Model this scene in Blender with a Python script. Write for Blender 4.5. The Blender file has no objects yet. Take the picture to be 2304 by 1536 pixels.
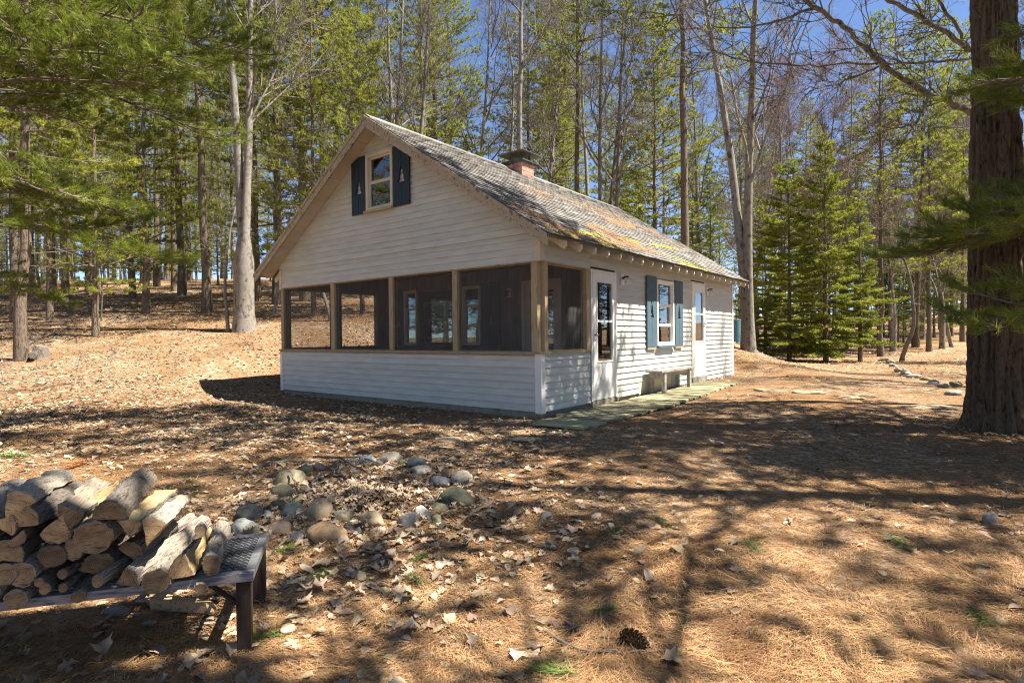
import bpy, bmesh, math, random
import numpy as np
from mathutils import Vector, Matrix, noise as mnoise

sc = bpy.context.scene
col = sc.collection
R = math.radians

# ------------------------------------------------------------------ camera
CAM = np.array([4.471, -6.461, 1.06]); YAW, PIT, ROL, FPX = .6556, -.010, -.0104, 1281.2
fw = np.array([-math.sin(YAW)*math.cos(PIT), math.cos(YAW)*math.cos(PIT), math.sin(PIT)])
rt0 = np.array([math.cos(YAW), math.sin(YAW), 0.]); up0 = np.cross(rt0, fw)
rt = rt0*math.cos(ROL)+up0*math.sin(ROL); up = -rt0*math.sin(ROL)+up0*math.cos(ROL)
cd = bpy.data.cameras.new('camera'); cam = bpy.data.objects.new('camera', cd); col.objects.link(cam)
cd.sensor_width = 36; cd.lens = FPX/2304*36; cd.clip_start = .05; cd.clip_end = 2000
m4 = Matrix(((rt[0], up[0], -fw[0], CAM[0]), (rt[1], up[1], -fw[1], CAM[1]), (rt[2], up[2], -fw[2], CAM[2]), (0, 0, 0, 1)))
cam.matrix_world = m4
sc.camera = cam

# ------------------------------------------------------------------ sky, sun, exposure
EL, PHI = R(60), R(8)
F2 = np.array([-math.sin(YAW), math.cos(YAW)]); R2 = np.array([math.cos(YAW), math.sin(YAW)])
sh = R2*math.cos(PHI)-F2*math.sin(PHI)
sdir = Vector((sh[0]*math.cos(EL), sh[1]*math.cos(EL), math.sin(EL)))
w = bpy.data.worlds.new('World'); sc.world = w; w.use_nodes = True
wn = w.node_tree.nodes; wl = w.node_tree.links
bg = wn['Background']; sky = wn.new('ShaderNodeTexSky'); sky.sky_type = 'NISHITA'; sky.sun_disc = False
sky.sun_elevation = EL; sky.sun_rotation = math.atan2(sh[0], sh[1]); sky.altitude = 1800
sky.air_density = .65; sky.dust_density = 0; sky.ozone_density = 2.5
wl.new(sky.outputs[0], bg.inputs[0]); bg.inputs[1].default_value = .078
sl = bpy.data.lights.new('sun', 'SUN'); sl.energy = 5; sl.angle = R(.42); sl.color = (1, .90, .76)
so = bpy.data.objects.new('sun', sl); col.objects.link(so); so.rotation_euler = sdir.to_track_quat('Z', 'Y').to_euler()
so.location = (12, 4, 25)
vs = sc.view_settings; vs.view_transform = 'Standard'; vs.look = 'None'; vs.exposure = 1.8; vs.gamma = 1
sc.cycles.transparent_max_bounces = 24; sc.cycles.use_denoising = True; sc.cycles.denoiser = 'OPENIMAGEDENOISE'; sc.cycles.denoising_prefilter = 'NONE'; sc.cycles.denoising_input_passes = 'RGB_ALBEDO_NORMAL'; sc.cycles.use_adaptive_sampling = False; sc.cycles.pixel_filter_type = 'BLACKMAN_HARRIS'; sc.cycles.filter_width = 1.15; sc.cycles.sample_clamp_indirect = 4; sc.cycles.max_bounces = 5; sc.cycles.diffuse_bounces = 3

# ------------------------------------------------------------------ helpers
def tag(o, label=None, cat=None, group=None, kind=None):
    if label: o['label'] = label
    if cat: o['category'] = cat
    if group: o['group'] = group
    if kind: o['kind'] = kind
    return o
def empty(name, loc=(0, 0, 0), rz=0, parent=None):
    o = bpy.data.objects.new(name, None); col.objects.link(o); o.location = loc; o.rotation_euler = (0, 0, rz)
    o.empty_display_size = .1; o.parent = parent
    return o
def ob(name, me, mat=None, parent=None, loc=None, rot=None, scale=None):
    o = bpy.data.objects.new(name, me); col.objects.link(o); o.parent = parent
    if mat is not None and not me.materials:
        for m in (mat if isinstance(mat, (list, tuple)) else [mat]): me.materials.append(m)
    if loc is not None: o.location = loc
    if rot is not None: o.rotation_euler = rot
    if scale is not None: o.scale = scale
    return o
def smooth(me): me.shade_smooth()
class MB:
    def __init__(s): s.v = []; s.f = []; s.m = []
    def add(s, v, f, mi=0):
        b = len(s.v); s.v += [tuple(p) for p in v]; s.f += [tuple(i+b for i in q) for q in f]; s.m += [mi]*len(f); return s
    def box(s, a, b, mi=0):
        x0, x1 = sorted((a[0], b[0])); y0, y1 = sorted((a[1], b[1])); z0, z1 = sorted((a[2], b[2]))
        return s.add([(x0, y0, z0), (x1, y0, z0), (x1, y1, z0), (x0, y1, z0), (x0, y0, z1), (x1, y0, z1), (x1, y1, z1), (x0, y1, z1)],
              [(0, 3, 2, 1), (4, 5, 6, 7), (0, 1, 5, 4), (1, 2, 6, 5), (2, 3, 7, 6), (3, 0, 4, 7)], mi)
    def hexa(s, bot, top, mi=0):
        return s.add(list(bot)+list(top), [(0, 3, 2, 1), (4, 5, 6, 7), (0, 1, 5, 4), (1, 2, 6, 5), (2, 3, 7, 6), (3, 0, 4, 7)], mi)
    def tube(s, pts, rad, n=8, mi=0, cap=True):
        pts = [Vector(p) for p in pts]; L = len(pts); rad = rad if hasattr(rad, '__len__') else [rad]*L
        vs_ = []; fs = []; ref = Vector((.31, .17, .93))
        for i, p in enumerate(pts):
            t = (pts[min(i+1, L-1)]-pts[max(i-1, 0)]).normalized()
            u = t.cross(ref); u = u.normalized() if u.length > 1e-4 else t.cross(Vector((1, 0, 0))).normalized()
            v = t.cross(u)
            for k in range(n):
                a = 2*math.pi*k/n; vs_.append(p+(u*math.cos(a)+v*math.sin(a))*rad[i])
        for i in range(L-1):
            for k in range(n): fs.append((i*n+k, i*n+(k+1) % n, (i+1)*n+(k+1) % n, (i+1)*n+k))
        if cap: fs += [tuple(range(n))[::-1], tuple(range((L-1)*n, L*n))]
        return s.add(vs_, fs, mi)
    def mesh(s, name='m', sm=False):
        me = bpy.data.meshes.new(name); me.from_pydata(s.v, [], s.f); me.validate()
        if any(s.m) and len(me.polygons) == len(s.m): me.polygons.foreach_set('material_index', s.m)
        bm = bmesh.new(); bm.from_mesh(me); bmesh.ops.recalc_face_normals(bm, faces=bm.faces); bm.to_mesh(me); bm.free()
        if sm: me.shade_smooth()
        return me
    def build(s, name, mat, parent=None, sm=False): return ob(name, s.mesh(name, sm), mat, parent)
def npmesh(name, V, Fc, sm=False):
    """V (n,3), Fc (m,k) equal-size faces"""
    V = np.asarray(V, np.float32); Fc = np.asarray(Fc, np.int32); k = Fc.shape[1]
    me = bpy.data.meshes.new(name); me.vertices.add(len(V)); me.vertices.foreach_set('co', V.ravel())
    me.loops.add(Fc.size); me.loops.foreach_set('vertex_index', Fc.ravel())
    me.polygons.add(len(Fc)); me.polygons.foreach_set('loop_start', np.arange(0, Fc.size, k, dtype=np.int32))
    me.polygons.foreach_set('loop_total', np.full(len(Fc), k, np.int32)); me.update(calc_edges=True)
    if sm: me.shade_smooth()
    return me
def ss(a, b, x): t = np.clip((x-a)/(b-a), 0, 1); return t*t*(3-2*t)

# ------------------------------------------------------------------ materials
MATS = {}
def mat(name, c1, c2=None, c3=None, scale=4., stretch=(1, 1, 1), rough=.8, bump=0., bscale=None, rnd=0., island=False, spec=.25,
        trans=0., detail=5., lo=.35, hi=.65, metal=0., coord='Object', bdist=.02, w2=.0):
    m = bpy.data.materials.new(name); m.use_nodes = True; nt = m.node_tree; n = nt.nodes; l = nt.links
    b = n['Principled BSDF']; b.inputs['Roughness'].default_value = rough; b.inputs['Specular IOR Level'].default_value = spec
    b.inputs['Metallic'].default_value = metal
    tc = n.new('ShaderNodeTexCoord'); mp = n.new('ShaderNodeMapping'); mp.inputs['Scale'].default_value = stretch
    l.new(tc.outputs[coord], mp.inputs[0])
    nz = n.new('ShaderNodeTexNoise'); nz.inputs['Scale'].default_value = scale; nz.inputs['Detail'].default_value = detail; nz.inputs['Roughness'].default_value = .62
    l.new(mp.outputs[0], nz.inputs['Vector'])
    cr = n.new('ShaderNodeValToRGB'); cr.color_ramp.elements[0].position = lo; cr.color_ramp.elements[1].position = hi
    c2 = c2 or c1
    cr.color_ramp.elements[0].color = (*c1, 1); cr.color_ramp.elements[1].color = (*c2, 1)
    if c3:
        e = cr.color_ramp.elements.new((lo+hi)/2); e.color = (*c2, 1); cr.color_ramp.elements[2].color = (*c3, 1)
    l.new(nz.outputs[0], cr.inputs[0]); out = cr.outputs[0]
    if rnd:
        hs = n.new('ShaderNodeHueSaturation'); mr = n.new('ShaderNodeMapRange')
        if island: g = n.new('ShaderNodeNewGeometry'); src = g.outputs['Random Per Island']
        else: g = n.new('ShaderNodeObjectInfo'); src = g.outputs['Random']
        l.new(src, mr.inputs[0]); mr.inputs[3].default_value = 1-rnd; mr.inputs[4].default_value = 1+rnd
        l.new(mr.outputs[0], hs.inputs['Value']); l.new(out, hs.inputs['Color'])
        mr2 = n.new('ShaderNodeMapRange'); ml = n.new('ShaderNodeMath'); ml.operation = 'MULTIPLY'; ml.inputs[1].default_value = 7.31
        fr = n.new('ShaderNodeMath'); fr.operation = 'FRACT'
        l.new(src, ml.inputs[0]); l.new(ml.outputs[0], fr.inputs[0]); l.new(fr.outputs[0], mr2.inputs[0])
        mr2.inputs[3].default_value = .5-.03*rnd*2; mr2.inputs[4].default_value = .5+.03*rnd*2; l.new(mr2.outputs[0], hs.inputs['Hue'])
        out = hs.outputs[0]
    l.new(out, b.inputs['Base Color'])
    if bump:
        bp = n.new('ShaderNodeBump'); bp.inputs['Strength'].default_value = bump; bp.inputs['Distance'].default_value = bdist
        if bscale:
            nb = n.new('ShaderNodeTexNoise'); nb.inputs['Scale'].default_value = bscale; nb.inputs['Detail'].default_value = 6; l.new(mp.outputs[0], nb.inputs['Vector']); l.new(nb.outputs[0], bp.inputs['Height'])
        else: l.new(nz.outputs[0], bp.inputs['Height'])
        l.new(bp.outputs[0], b.inputs['Normal'])
    if trans:
        tr = n.new('ShaderNodeBsdfTranslucent'); mx = n.new('ShaderNodeMixShader'); mx.inputs[0].default_value = trans
        l.new(out, tr.inputs[0]); l.new(b.outputs[0], mx.inputs[1]); l.new(tr.outputs[0], mx.inputs[2]); l.new(mx.outputs[0], n['Material Output'].inputs[0])
    MATS[name] = m; return m
M_siding = mat('white_vinyl', (.48, .50, .475), (.58, .60, .575), scale=2.3, stretch=(1, 1, 6), rough=.5, spec=.3, rnd=.05, bump=.08, bscale=30, bdist=.004)
M_white = mat('white_paint', (.74, .74, .72), (.80, .80, .78), scale=3, rough=.45, spec=.35)
M_trim = mat('cream_trim', (.54, .49, .40), (.62, .58, .49), scale=3, rough=.55)
M_wood = mat('weathered_fir', (.26, .185, .105), (.44, .345, .22), (.33, .25, .15), scale=9, stretch=(7, 7, .5), rough=.75, bump=.35, bdist=.006, rnd=.12)
M_woodh = mat('weathered_fir_rail', (.26, .185, .105), (.44, .345, .22), (.33, .25, .15), scale=9, stretch=(.5, .5, 7), rough=.75, bump=.35, bdist=.006, rnd=.1)
M_rake = mat('peeling_rake_paint', (.12, .10, .075), (.46, .40, .30), (.32, .265, .19), scale=16, stretch=(1, 1, 1), rough=.8, bump=.5, bdist=.008, lo=.36, hi=.6)
M_soffit = mat('soffit_paint', (.50, .43, .33), (.60, .53, .42), scale=3, rough=.65, rnd=.05)
M_teal = mat('slate_shutter_paint', (.014, .032, .048), (.024, .048, .068), scale=8, stretch=(4, 4, .6), rough=.55, bump=.2, bdist=.004)
M_teal2 = mat('faded_slate_blue_paint', (.055, .10, .14), (.09, .145, .19), scale=8, stretch=(4, 4, .6), rough=.65, bump=.2, bdist=.004)
M_plank = mat('grey_porch_boards', (.09, .075, .06), (.17, .145, .12), scale=5, stretch=(5, 5, .5), rough=.8, bump=.3, rnd=.25, bdist=.01)
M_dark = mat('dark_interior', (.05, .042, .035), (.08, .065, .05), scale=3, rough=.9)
M_inner = mat('interior_panelling', (.10, .07, .045), (.16, .11, .07), scale=4, stretch=(4, 4, .4), rough=.7)
M_shingle = mat('grey_asphalt_shingle', (0.144, 0.137, 0.130), (0.302, 0.295, 0.277), scale=5, rough=.9, rnd=.30, bump=.6, bscale=140, bdist=.01, detail=8)
M_deck = mat('roof_boards', (.12, .10, .08), (.2, .17, .13), scale=4, rough=.9)
M_moss = mat('moss', (.17, .16, .03), (.34, .32, .06), scale=20, rough=1, bump=.8, rnd=.25, island=True, bscale=90)
M_conc = mat('mossy_concrete', (.22, .21, .17), (.34, .32, .27), (.20, .20, .08), scale=3, rough=.95, bump=.5, bscale=30)
M_walk = mat('green_grey_plank', (.15, .14, .08), (.34, .325, .20), (.24, .225, .13), scale=7, stretch=(.5, 6, 6), rough=.85, bump=.45, rnd=.35, bdist=.008)
M_bench = mat('silver_grey_wood', (.20, .18, .165), (.38, .35, .32), scale=7, stretch=(3, .5, 3), rough=.85, bump=.3, rnd=.1)
M_pink = mat('faded_red_brick', (.40, .17, .14), (.60, .33, .28), scale=10, rough=.85, bump=.4, rnd=.2, bscale=40)
M_mortar = mat('mortar', (.38, .34, .30), scale=10, rough=.95)
M_metal = mat('dark_tin', (.055, .06, .05), (.12, .125, .10), scale=9, rough=.6, metal=.3, spec=.4)
M_black = mat('black_metal', (.02, .018, .016), (.04, .035, .03), scale=9, rough=.5, spec=.4)
M_steel = mat('brushed_handle', (.4, .4, .4), scale=9, rough=.35, metal=.9)
M_needle = mat('pine_needles', (.17, .22, .025), (.38, .40, .07), scale=1.2, rough=.55, rnd=.32, island=True, trans=.5, spec=.3)
M_needle2 = mat('near_pine_needles', (.11, .165, .02), (.27, .31, .05), scale=2.0, rough=.5, rnd=.35, island=True, trans=.35, spec=.35)
M_spruce = mat('spruce_needles', (.17, .22, .028), (.38, .41, .075), scale=1.5, rough=.6, rnd=.3, island=True, trans=.3)
M_fir = mat('dark_fir_needles', (.085, .135, .025), (.20, .25, .05), scale=1.5, rough=.6, rnd=.3, island=True, trans=.3)
M_pbark = mat('pine_bark', (0.063, 0.050, 0.037), (0.202, 0.164, 0.126), (0.126, 0.100, 0.074), scale=9, stretch=(2.2, 2.2, .5), rough=.95, bump=1, bdist=.05, rnd=.2)
M_bigbark = mat('furrowed_pine_bark', (0.027, 0.018, 0.011), (0.135, 0.100, 0.068), (0.068, 0.049, 0.033), scale=12, stretch=(2, 2, .5), rough=.95, bump=.9, bdist=.02)
M_gbark = mat('grey_smooth_bark', (0.061, 0.054, 0.045), (0.245, 0.230, 0.202), (0.158, 0.144, 0.122), scale=5, stretch=(1.2, 1.2, .8), rough=.9, bump=.5, bdist=.02, rnd=.22, detail=8)
M_twig = mat('twig_bark', (.15, .125, .11), (.28, .25, .22), scale=4, rough=.9, rnd=.15)
M_bud = mat('red_buds', (.32, .10, .09), (.42, .16, .13), scale=6, rough=.7, trans=.2, rnd=.2, island=True)
M_deadlimb = mat('dead_limb', (.09, .072, .058), (.22, .19, .16), scale=6, rough=.9)
M_leaf = mat('dry_leaf', (.17, .115, .07), (.46, .365, .265), (.31, .225, .15), scale=2.5, rough=.75, rnd=.45, island=True, trans=.12, coord='Object')
M_dneedle = mat('dry_needle', (.17, .086, .038), (.43, .265, .13), (.285, .158, .074), scale=3, rough=.7, rnd=.4, island=True)
M_gneedle = mat('fresh_green_needle', (.08, .15, .03), (.16, .25, .06), scale=5, rough=.55, rnd=.25, island=True, trans=.2)
M_orange = mat('dead_orange_needle', (.42, .16, .05), (.58, .27, .09), scale=5, rough=.7, rnd=.3, island=True, trans=.2)
M_cone = mat('pine_cone_scale', (.05, .028, .016), (.16, .10, .06), scale=20, rough=.8, rnd=.3, island=True)
M_barrel = mat('blue_plastic', (.07, .20, .30), (.11, .27, .38), scale=6, rough=.5)
M_curtain = mat('pale_curtain', (.55, .55, .50), (.70, .70, .66), scale=6, stretch=(1, 8, 1), rough=.9, trans=.3)

def mixmat(name, fac, col_=(.1, .1, .1), glossy=False, mul=1.1):
    m = bpy.data.materials.new(name); m.use_nodes = True; nt = m.node_tree; n = nt.nodes; l = nt.links; n.remove(n['Principled BSDF'])
    t = n.new('ShaderNodeBsdfTransparent'); mx = n.new('ShaderNodeMixShader'); mx.inputs[0].default_value = fac
    if glossy:
        g = n.new('ShaderNodeBsdfGlossy'); g.inputs['Roughness'].default_value = .015; g.inputs[0].default_value = (*col_, 1)
        fr = n.new('ShaderNodeFresnel'); fr.inputs[0].default_value = 1.5; ma = n.new('ShaderNodeMath'); ma.operation = 'MULTIPLY_ADD'
        ma.inputs[1].default_value = mul; ma.inputs[2].default_value = fac; l.new(fr.outputs[0], ma.inputs[0]); l.new(ma.outputs[0], mx.inputs[0])
        t.inputs[0].default_value = (.85, .9, .88, 1)
    else: g = n.new('ShaderNodeBsdfDiffuse'); g.inputs[0].default_value = (*col_, 1)
    l.new(t.outputs[0], mx.inputs[1]); l.new(g.outputs[0], mx.inputs[2]); l.new(mx.outputs[0], n['Material Output'].inputs[0]); return m
M_screen = mixmat('insect_screen', .22, (.16, .155, .15))
M_glass = mixmat('window_glass', .10, (.95, .97, 1), glossy=True)
M_glass2 = mixmat('shaded_window_glass', .0, (.9, .95, 1), glossy=True, mul=.55)
M_frost = mixmat('lamp_glass', .35, (.75, .75, .72))

def endgrain(name, c1, c2):
    m = bpy.data.materials.new(name); m.use_nodes = True; nt = m.node_tree; n = nt.nodes; l = nt.links; b = n['Principled BSDF']; b.inputs['Roughness'].default_value = .85
    tc = n.new('ShaderNodeTexCoord'); wv = n.new('ShaderNodeTexWave'); wv.wave_type = 'RINGS'; wv.rings_direction = 'Y'; wv.inputs['Scale'].default_value = 55; wv.inputs['Distortion'].default_value = 3; wv.inputs['Detail'].default_value = 3
    l.new(tc.outputs['Object'], wv.inputs[0]); cr = n.new('ShaderNodeValToRGB'); cr.color_ramp.elements[0].color = (*c1, 1); cr.color_ramp.elements[1].color = (*c2, 1)
    nz = n.new('ShaderNodeTexNoise'); nz.inputs['Scale'].default_value = 22; nz.inputs['Detail'].default_value = 6; l.new(tc.outputs['Object'], nz.inputs[0])
    mx = n.new('ShaderNodeMath'); mx.operation = 'MULTIPLY_ADD'; mx.inputs[1].default_value = .16; l.new(wv.outputs['Fac'], mx.inputs[0]); l.new(nz.outputs[0], mx.inputs[2]); l.new(mx.outputs[0], cr.inputs[0])
    cr.color_ramp.elements[0].position = .32; cr.color_ramp.elements[1].position = .78
    mp = n.new('ShaderNodeMapping'); mp.inputs['Scale'].default_value = (14, 1, 60); mp.inputs['Rotation'].default_value = (0, .6, 0); l.new(tc.outputs['Object'], mp.inputs[0]); nk = n.new('ShaderNodeTexNoise'); nk.inputs['Scale'].default_value = 2.2; nk.inputs['Detail'].default_value = 4; l.new(mp.outputs[0], nk.inputs[0])
    ck = n.new('ShaderNodeValToRGB'); ck.color_ramp.elements[0].position = .30; ck.color_ramp.elements[0].color = (.25, .2, .16, 1); ck.color_ramp.elements[1].position = .46; ck.color_ramp.elements[1].color = (1, 1, 1, 1); l.new(nk.outputs[0], ck.inputs[0])
    mc = n.new('ShaderNodeMix'); mc.data_type = 'RGBA'; mc.blend_type = 'MULTIPLY'; mc.inputs[0].default_value = 1; l.new(cr.outputs[0], mc.inputs[6]); l.new(ck.outputs[0], mc.inputs[7])
    oi = n.new('ShaderNodeObjectInfo'); hs = n.new('ShaderNodeHueSaturation'); mr = n.new('ShaderNodeMapRange'); mr.inputs[3].default_value = .55; mr.inputs[4].default_value = 1.2
    l.new(oi.outputs['Random'], mr.inputs[0]); l.new(mr.outputs[0], hs.inputs['Value']); l.new(mc.outputs[2], hs.inputs['Color']); l.new(hs.outputs[0], b.inputs['Base Color'])
    bp = n.new('ShaderNodeBump'); bp.inputs['Strength'].default_value = .3; bp.inputs['Distance'].default_value = .005; l.new(mx.outputs[0], bp.inputs['Height']); l.new(bp.outputs[0], b.inputs['Normal'])
    return m
M_end = endgrain('cut_end_grain', (.17, .095, .045), (.52, .355, .19))
M_endg = endgrain('old_end_grain', (.085, .052, .028), (.33, .225, .125))
M_split = mat('split_wood', (0.210, 0.136, 0.069), (0.438, 0.319, 0.180), (0.333, 0.230, 0.122), scale=14, stretch=(4, .35, 4), rough=.8, bump=.5, rnd=.2, bdist=.008)
M_splitg = mat('weathered_split_wood', (0.088, 0.070, 0.055), (0.250, 0.210, 0.167), (0.162, 0.133, 0.103), scale=14, stretch=(4, .35, 4), rough=.85, bump=.5, rnd=.15, bdist=.008)
M_barkl = mat('log_bark', (.022, .018, .015), (.17, .15, .13), (.075, .063, .053), scale=34, stretch=(2.4, .5, 2.4), rough=.95, bump=1, rnd=.25, bdist=.015, lo=.3, hi=.72)
M_barkp = mat('pale_log_bark', (.045, .037, .03), (.30, .265, .225), (.14, .12, .10), scale=30, stretch=(2.4, .5, 2.4), rough=.9, bump=.9, rnd=.2, bdist=.012, lo=.28, hi=.74)

# ground: pine straw, leaf litter and bare soil
def groundmat():
    m = bpy.data.materials.new('pine_straw_ground'); m.use_nodes = True; nt = m.node_tree; n = nt.nodes; l = nt.links; b = n['Principled BSDF']; b.inputs['Roughness'].default_value = .95; b.inputs['Specular IOR Level'].default_value = .1
    tc = n.new('ShaderNodeTexCoord')
    def nz(s, d=6, st=(1, 1, 1), rz=0):
        mp = n.new('ShaderNodeMapping'); mp.inputs['Scale'].default_value = st; mp.inputs['Rotation'].default_value = (0, 0, rz); l.new(tc.outputs['Object'], mp.inputs[0])
        t = n.new('ShaderNodeTexNoise'); t.inputs['Scale'].default_value = s; t.inputs['Detail'].default_value = d; t.inputs['Roughness'].default_value = .65; l.new(mp.outputs[0], t.inputs[0]); return t.outputs[0]
    def ramp(src, *st):
        c = n.new('ShaderNodeValToRGB'); e = c.color_ramp.elements
        while len(e) < len(st): e.new(.5)
        for k, (p, cc) in zip(e, st): k.position = p; k.color = (*cc, 1)
        l.new(src, c.inputs[0]); return c.outputs[0]
    def mix(f, a, c):
        x = n.new('ShaderNodeMix'); x.data_type = 'RGBA'; l.new(f, x.inputs[0]); l.new(a, x.inputs[6]); l.new(c, x.inputs[7]); return x.outputs[2]
    fine = nz(60, 7); f1 = nz(14, 6, (1, 6, 1), .5); f2 = nz(14, 6, (6, 1, 1), .2); f3 = nz(14, 6, (5, 1, 1), 1.2)
    md = n.new('ShaderNodeMath'); md.operation = 'MAXIMUM'; l.new(f1, md.inputs[0]); l.new(f2, md.inputs[1])
    md2 = n.new('ShaderNodeMath'); md2.operation = 'MAXIMUM'; l.new(md.outputs[0], md2.inputs[0]); l.new(f3, md2.inputs[1])
    straw = ramp(md2.outputs[0], (.42, (.085, .048, .026)), (.57, (.26, .155, .08)), (.72, (.47, .32, .18)))
    vor = n.new('ShaderNodeTexVoronoi'); vor.inputs['Scale'].default_value = 34; vor.inputs['Randomness'].default_value = 1; l.new(tc.outputs['Object'], vor.inputs[0])
    sp = n.new('ShaderNodeSeparateColor'); l.new(vor.outputs['Color'], sp.inputs[0])
    leaf = ramp(sp.outputs[0], (.0, (.16, .105, .065)), (.4, (.34, .25, .165)), (.75, (.50, .40, .29)), (1., (.60, .52, .42)))
    big = nz(.42, 4); pat = ramp(big, (.42, (0, 0, 0)), (.6, (1, 1, 1)))
    lc = nz(9, 5); pat2 = ramp(lc, (.42, (0, 0, 0)), (.55, (1, 1, 1)))
    pm = n.new('ShaderNodeMath'); pm.operation = 'MULTIPLY'; l.new(pat, pm.inputs[0]); l.new(pat2, pm.inputs[1])
    base = mix(pm.outputs[0], straw, leaf)
    tone = nz(1.3, 5); tn = ramp(tone, (.3, (.72, .70, .66)), (.7, (1.12, 1.1, 1.08)))
    mm = n.new('ShaderNodeMix'); mm.data_type = 'RGBA'; mm.blend_type = 'MULTIPLY'; mm.inputs[0].default_value = 1; l.new(base, mm.inputs[6]); l.new(tn, mm.inputs[7])
    gm = ramp(nz(.9, 5), (.62, (0, 0, 0)), (.72, (.45, .45, .45))); gc = ramp(fine, (.3, (.10, .11, .03)), (.7, (.22, .21, .07)))
    l.new(mix(gm, mm.outputs[2], gc), b.inputs['Base Color'])
    bp = n.new('ShaderNodeBump'); bp.inputs['Strength'].default_value = .9; bp.inputs['Distance'].default_value = .03
    ad = n.new('ShaderNodeMath'); ad.operation = 'ADD'; l.new(md2.outputs[0], ad.inputs[0]); l.new(fine, ad.inputs[1]); l.new(ad.outputs[0], bp.inputs['Height']); l.new(bp.outputs[0], b.inputs['Normal'])
    return m
M_ground = groundmat()

# ------------------------------------------------------------------ terrain
W, L = 6.536, 8.70
def terr(x, y):
    x = np.asarray(x, float); y = np.asarray(y, float)
    rx, ry = x-CAM[0], y-CAM[1]; a = rx*R2[0]+ry*R2[1]; d = rx*F2[0]+ry*F2[1]
    d0 = 10+.36*np.clip(a, 0, 7)+3.2*np.logaddexp(0, (a-7)*1.5)/1.5
    h = .2*1.5*np.logaddexp(0, np.clip((d-d0)/1.5, -40, 200)); h = 9*np.tanh(h/9)
    dx = np.maximum(np.maximum(-W-x, x), 0); dy = np.maximum(np.maximum(-y, y-L), 0); dist = np.hypot(dx, dy)
    h = h*ss(.2, 3., dist)
    h = h+.075*np.clip(d-27, 0, 45)*ss(3, 8, a)
    near = np.exp(-dist/2.5)
    z = -.1+.085*ss(0, 8, y)*near+h
    n1 = np.sin(x*1.3+.7*np.sin(y*.9))*np.cos(y*1.1+.5*np.sin(x*.7)); n2 = np.sin(x*3.1+1.7*y)*np.sin(y*2.7-x*1.1)
    z = z+(n1*.025+n2*.010)*ss(.1, 1.5, dist)*ss(0, 2, np.hypot(rx, ry))
    return z
def gz(x, y): return float(terr(x, y))
def ad(a, d): return CAM[0]+a*R2[0]+d*F2[0], CAM[1]+a*R2[1]+d*F2[1]
def ray(px, py): return fw+rt*(px-1152)/FPX-up*(py-768)/FPX
def pground(px, py):
    r = ray(px, py); t = .5
    while t < 80:
        p = CAM+r*t
        if p[2] <= gz(p[0], p[1]): break
        t += .02 if t < 12 else .08
    p = CAM+r*t; return Vector((p[0], p[1], gz(p[0], p[1]))), t
def pdep(px, py, d): return Vector(CAM+ray(px, py)*d)
nr, na = 150, 360
rad = np.concatenate([[.0], np.geomspace(.4, 600, nr)])
V = [[CAM[0], CAM[1], gz(CAM[0], CAM[1])]]; ang = np.arange(na)*2*math.pi/na
for r_ in rad[1:]:
    xx = CAM[0]+r_*np.cos(ang); yy = CAM[1]+r_*np.sin(ang); V += np.stack([xx, yy, terr(xx, yy)], 1).tolist()
Fq = [(0, 1+k, 1+(k+1) % na) for k in range(na)]
for i in range(nr-1):
    b0 = 1+i*na; b1 = b0+na; Fq += [(b0+k, b1+k, b1+(k+1) % na, b0+(k+1) % na) for k in range(na)]
me = bpy.data.meshes.new('ground'); me.from_pydata(V, [], Fq); me.shade_smooth()
tag(ob('ground', me, M_ground), 'forest floor of pine straw and dry leaves', kind='structure')

# ------------------------------------------------------------------ the cottage
ZR, ZE, OX, YF, YB, D = 4.774, 2.383, .38, -.364, 8.86, 2.70
XM = -W/2; SLP = (ZR-ZE)/(W/2+OX)
def zroof(x): return ZR-SLP*abs(x-XM)
cot = empty('cottage', (0, 0, -.1)); tag(cot, 'small white clapboard cottage with screened porch and mossy grey shingle roof', 'cottage')
class H:  # parent shift so that child coordinates are world coordinates
    pass
def hp(o):
    """child of the cottage itself: coordinates were given in world space"""
    o.parent = cot; o.location.z += .1; return o
def part(name, mb, m, sm=False): return hp(mb.build(name, m, None, sm))
def sub(name, mb, m, par, sm=False): return mb.build(name, m, par, sm)
mapR = lambda u, w_, z: (w_, u, z)              # right wall, outward +x
mapF = lambda u, w_, z: (u, -w_, z)             # gable wall, outward -y
mapI = lambda u, w_, z: (u, D-w_, z)            # porch back wall
mapL = lambda u, w_, z: (-W-w_, u, z)           # left wall
def mbox(mb, mp, u0, u1, w0, w1, z0, z1, mi=0): return mb.box(mp(u0, w0, z0), mp(u1, w1, z1), mi)
def walls(mp, u0, u1, w0, w1, z0, z1, holes):
    mb = MB(); us = sorted({u0, u1, *[h[0] for h in holes], *[h[1] for h in holes]}); us = [u for u in us if u0 <= u <= u1]
    for a, b in zip(us, us[1:]):
        segs = [(z0, z1)]
        for h in holes:
            if h[0] <= a+1e-6 and h[1] >= b-1e-6:
                ns = []
                for s, e in segs:
                    if h[2] > s: ns.append((s, min(e, h[2])))
                    if h[3] < e: ns.append((max(s, h[3]), e))
                segs = [q for q in ns if q[1]-q[0] > 1e-4]
        for s, e in segs: mbox(mb, mp, a, b, w0, w1, s, e)
    return mb
CH = .1016
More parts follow.
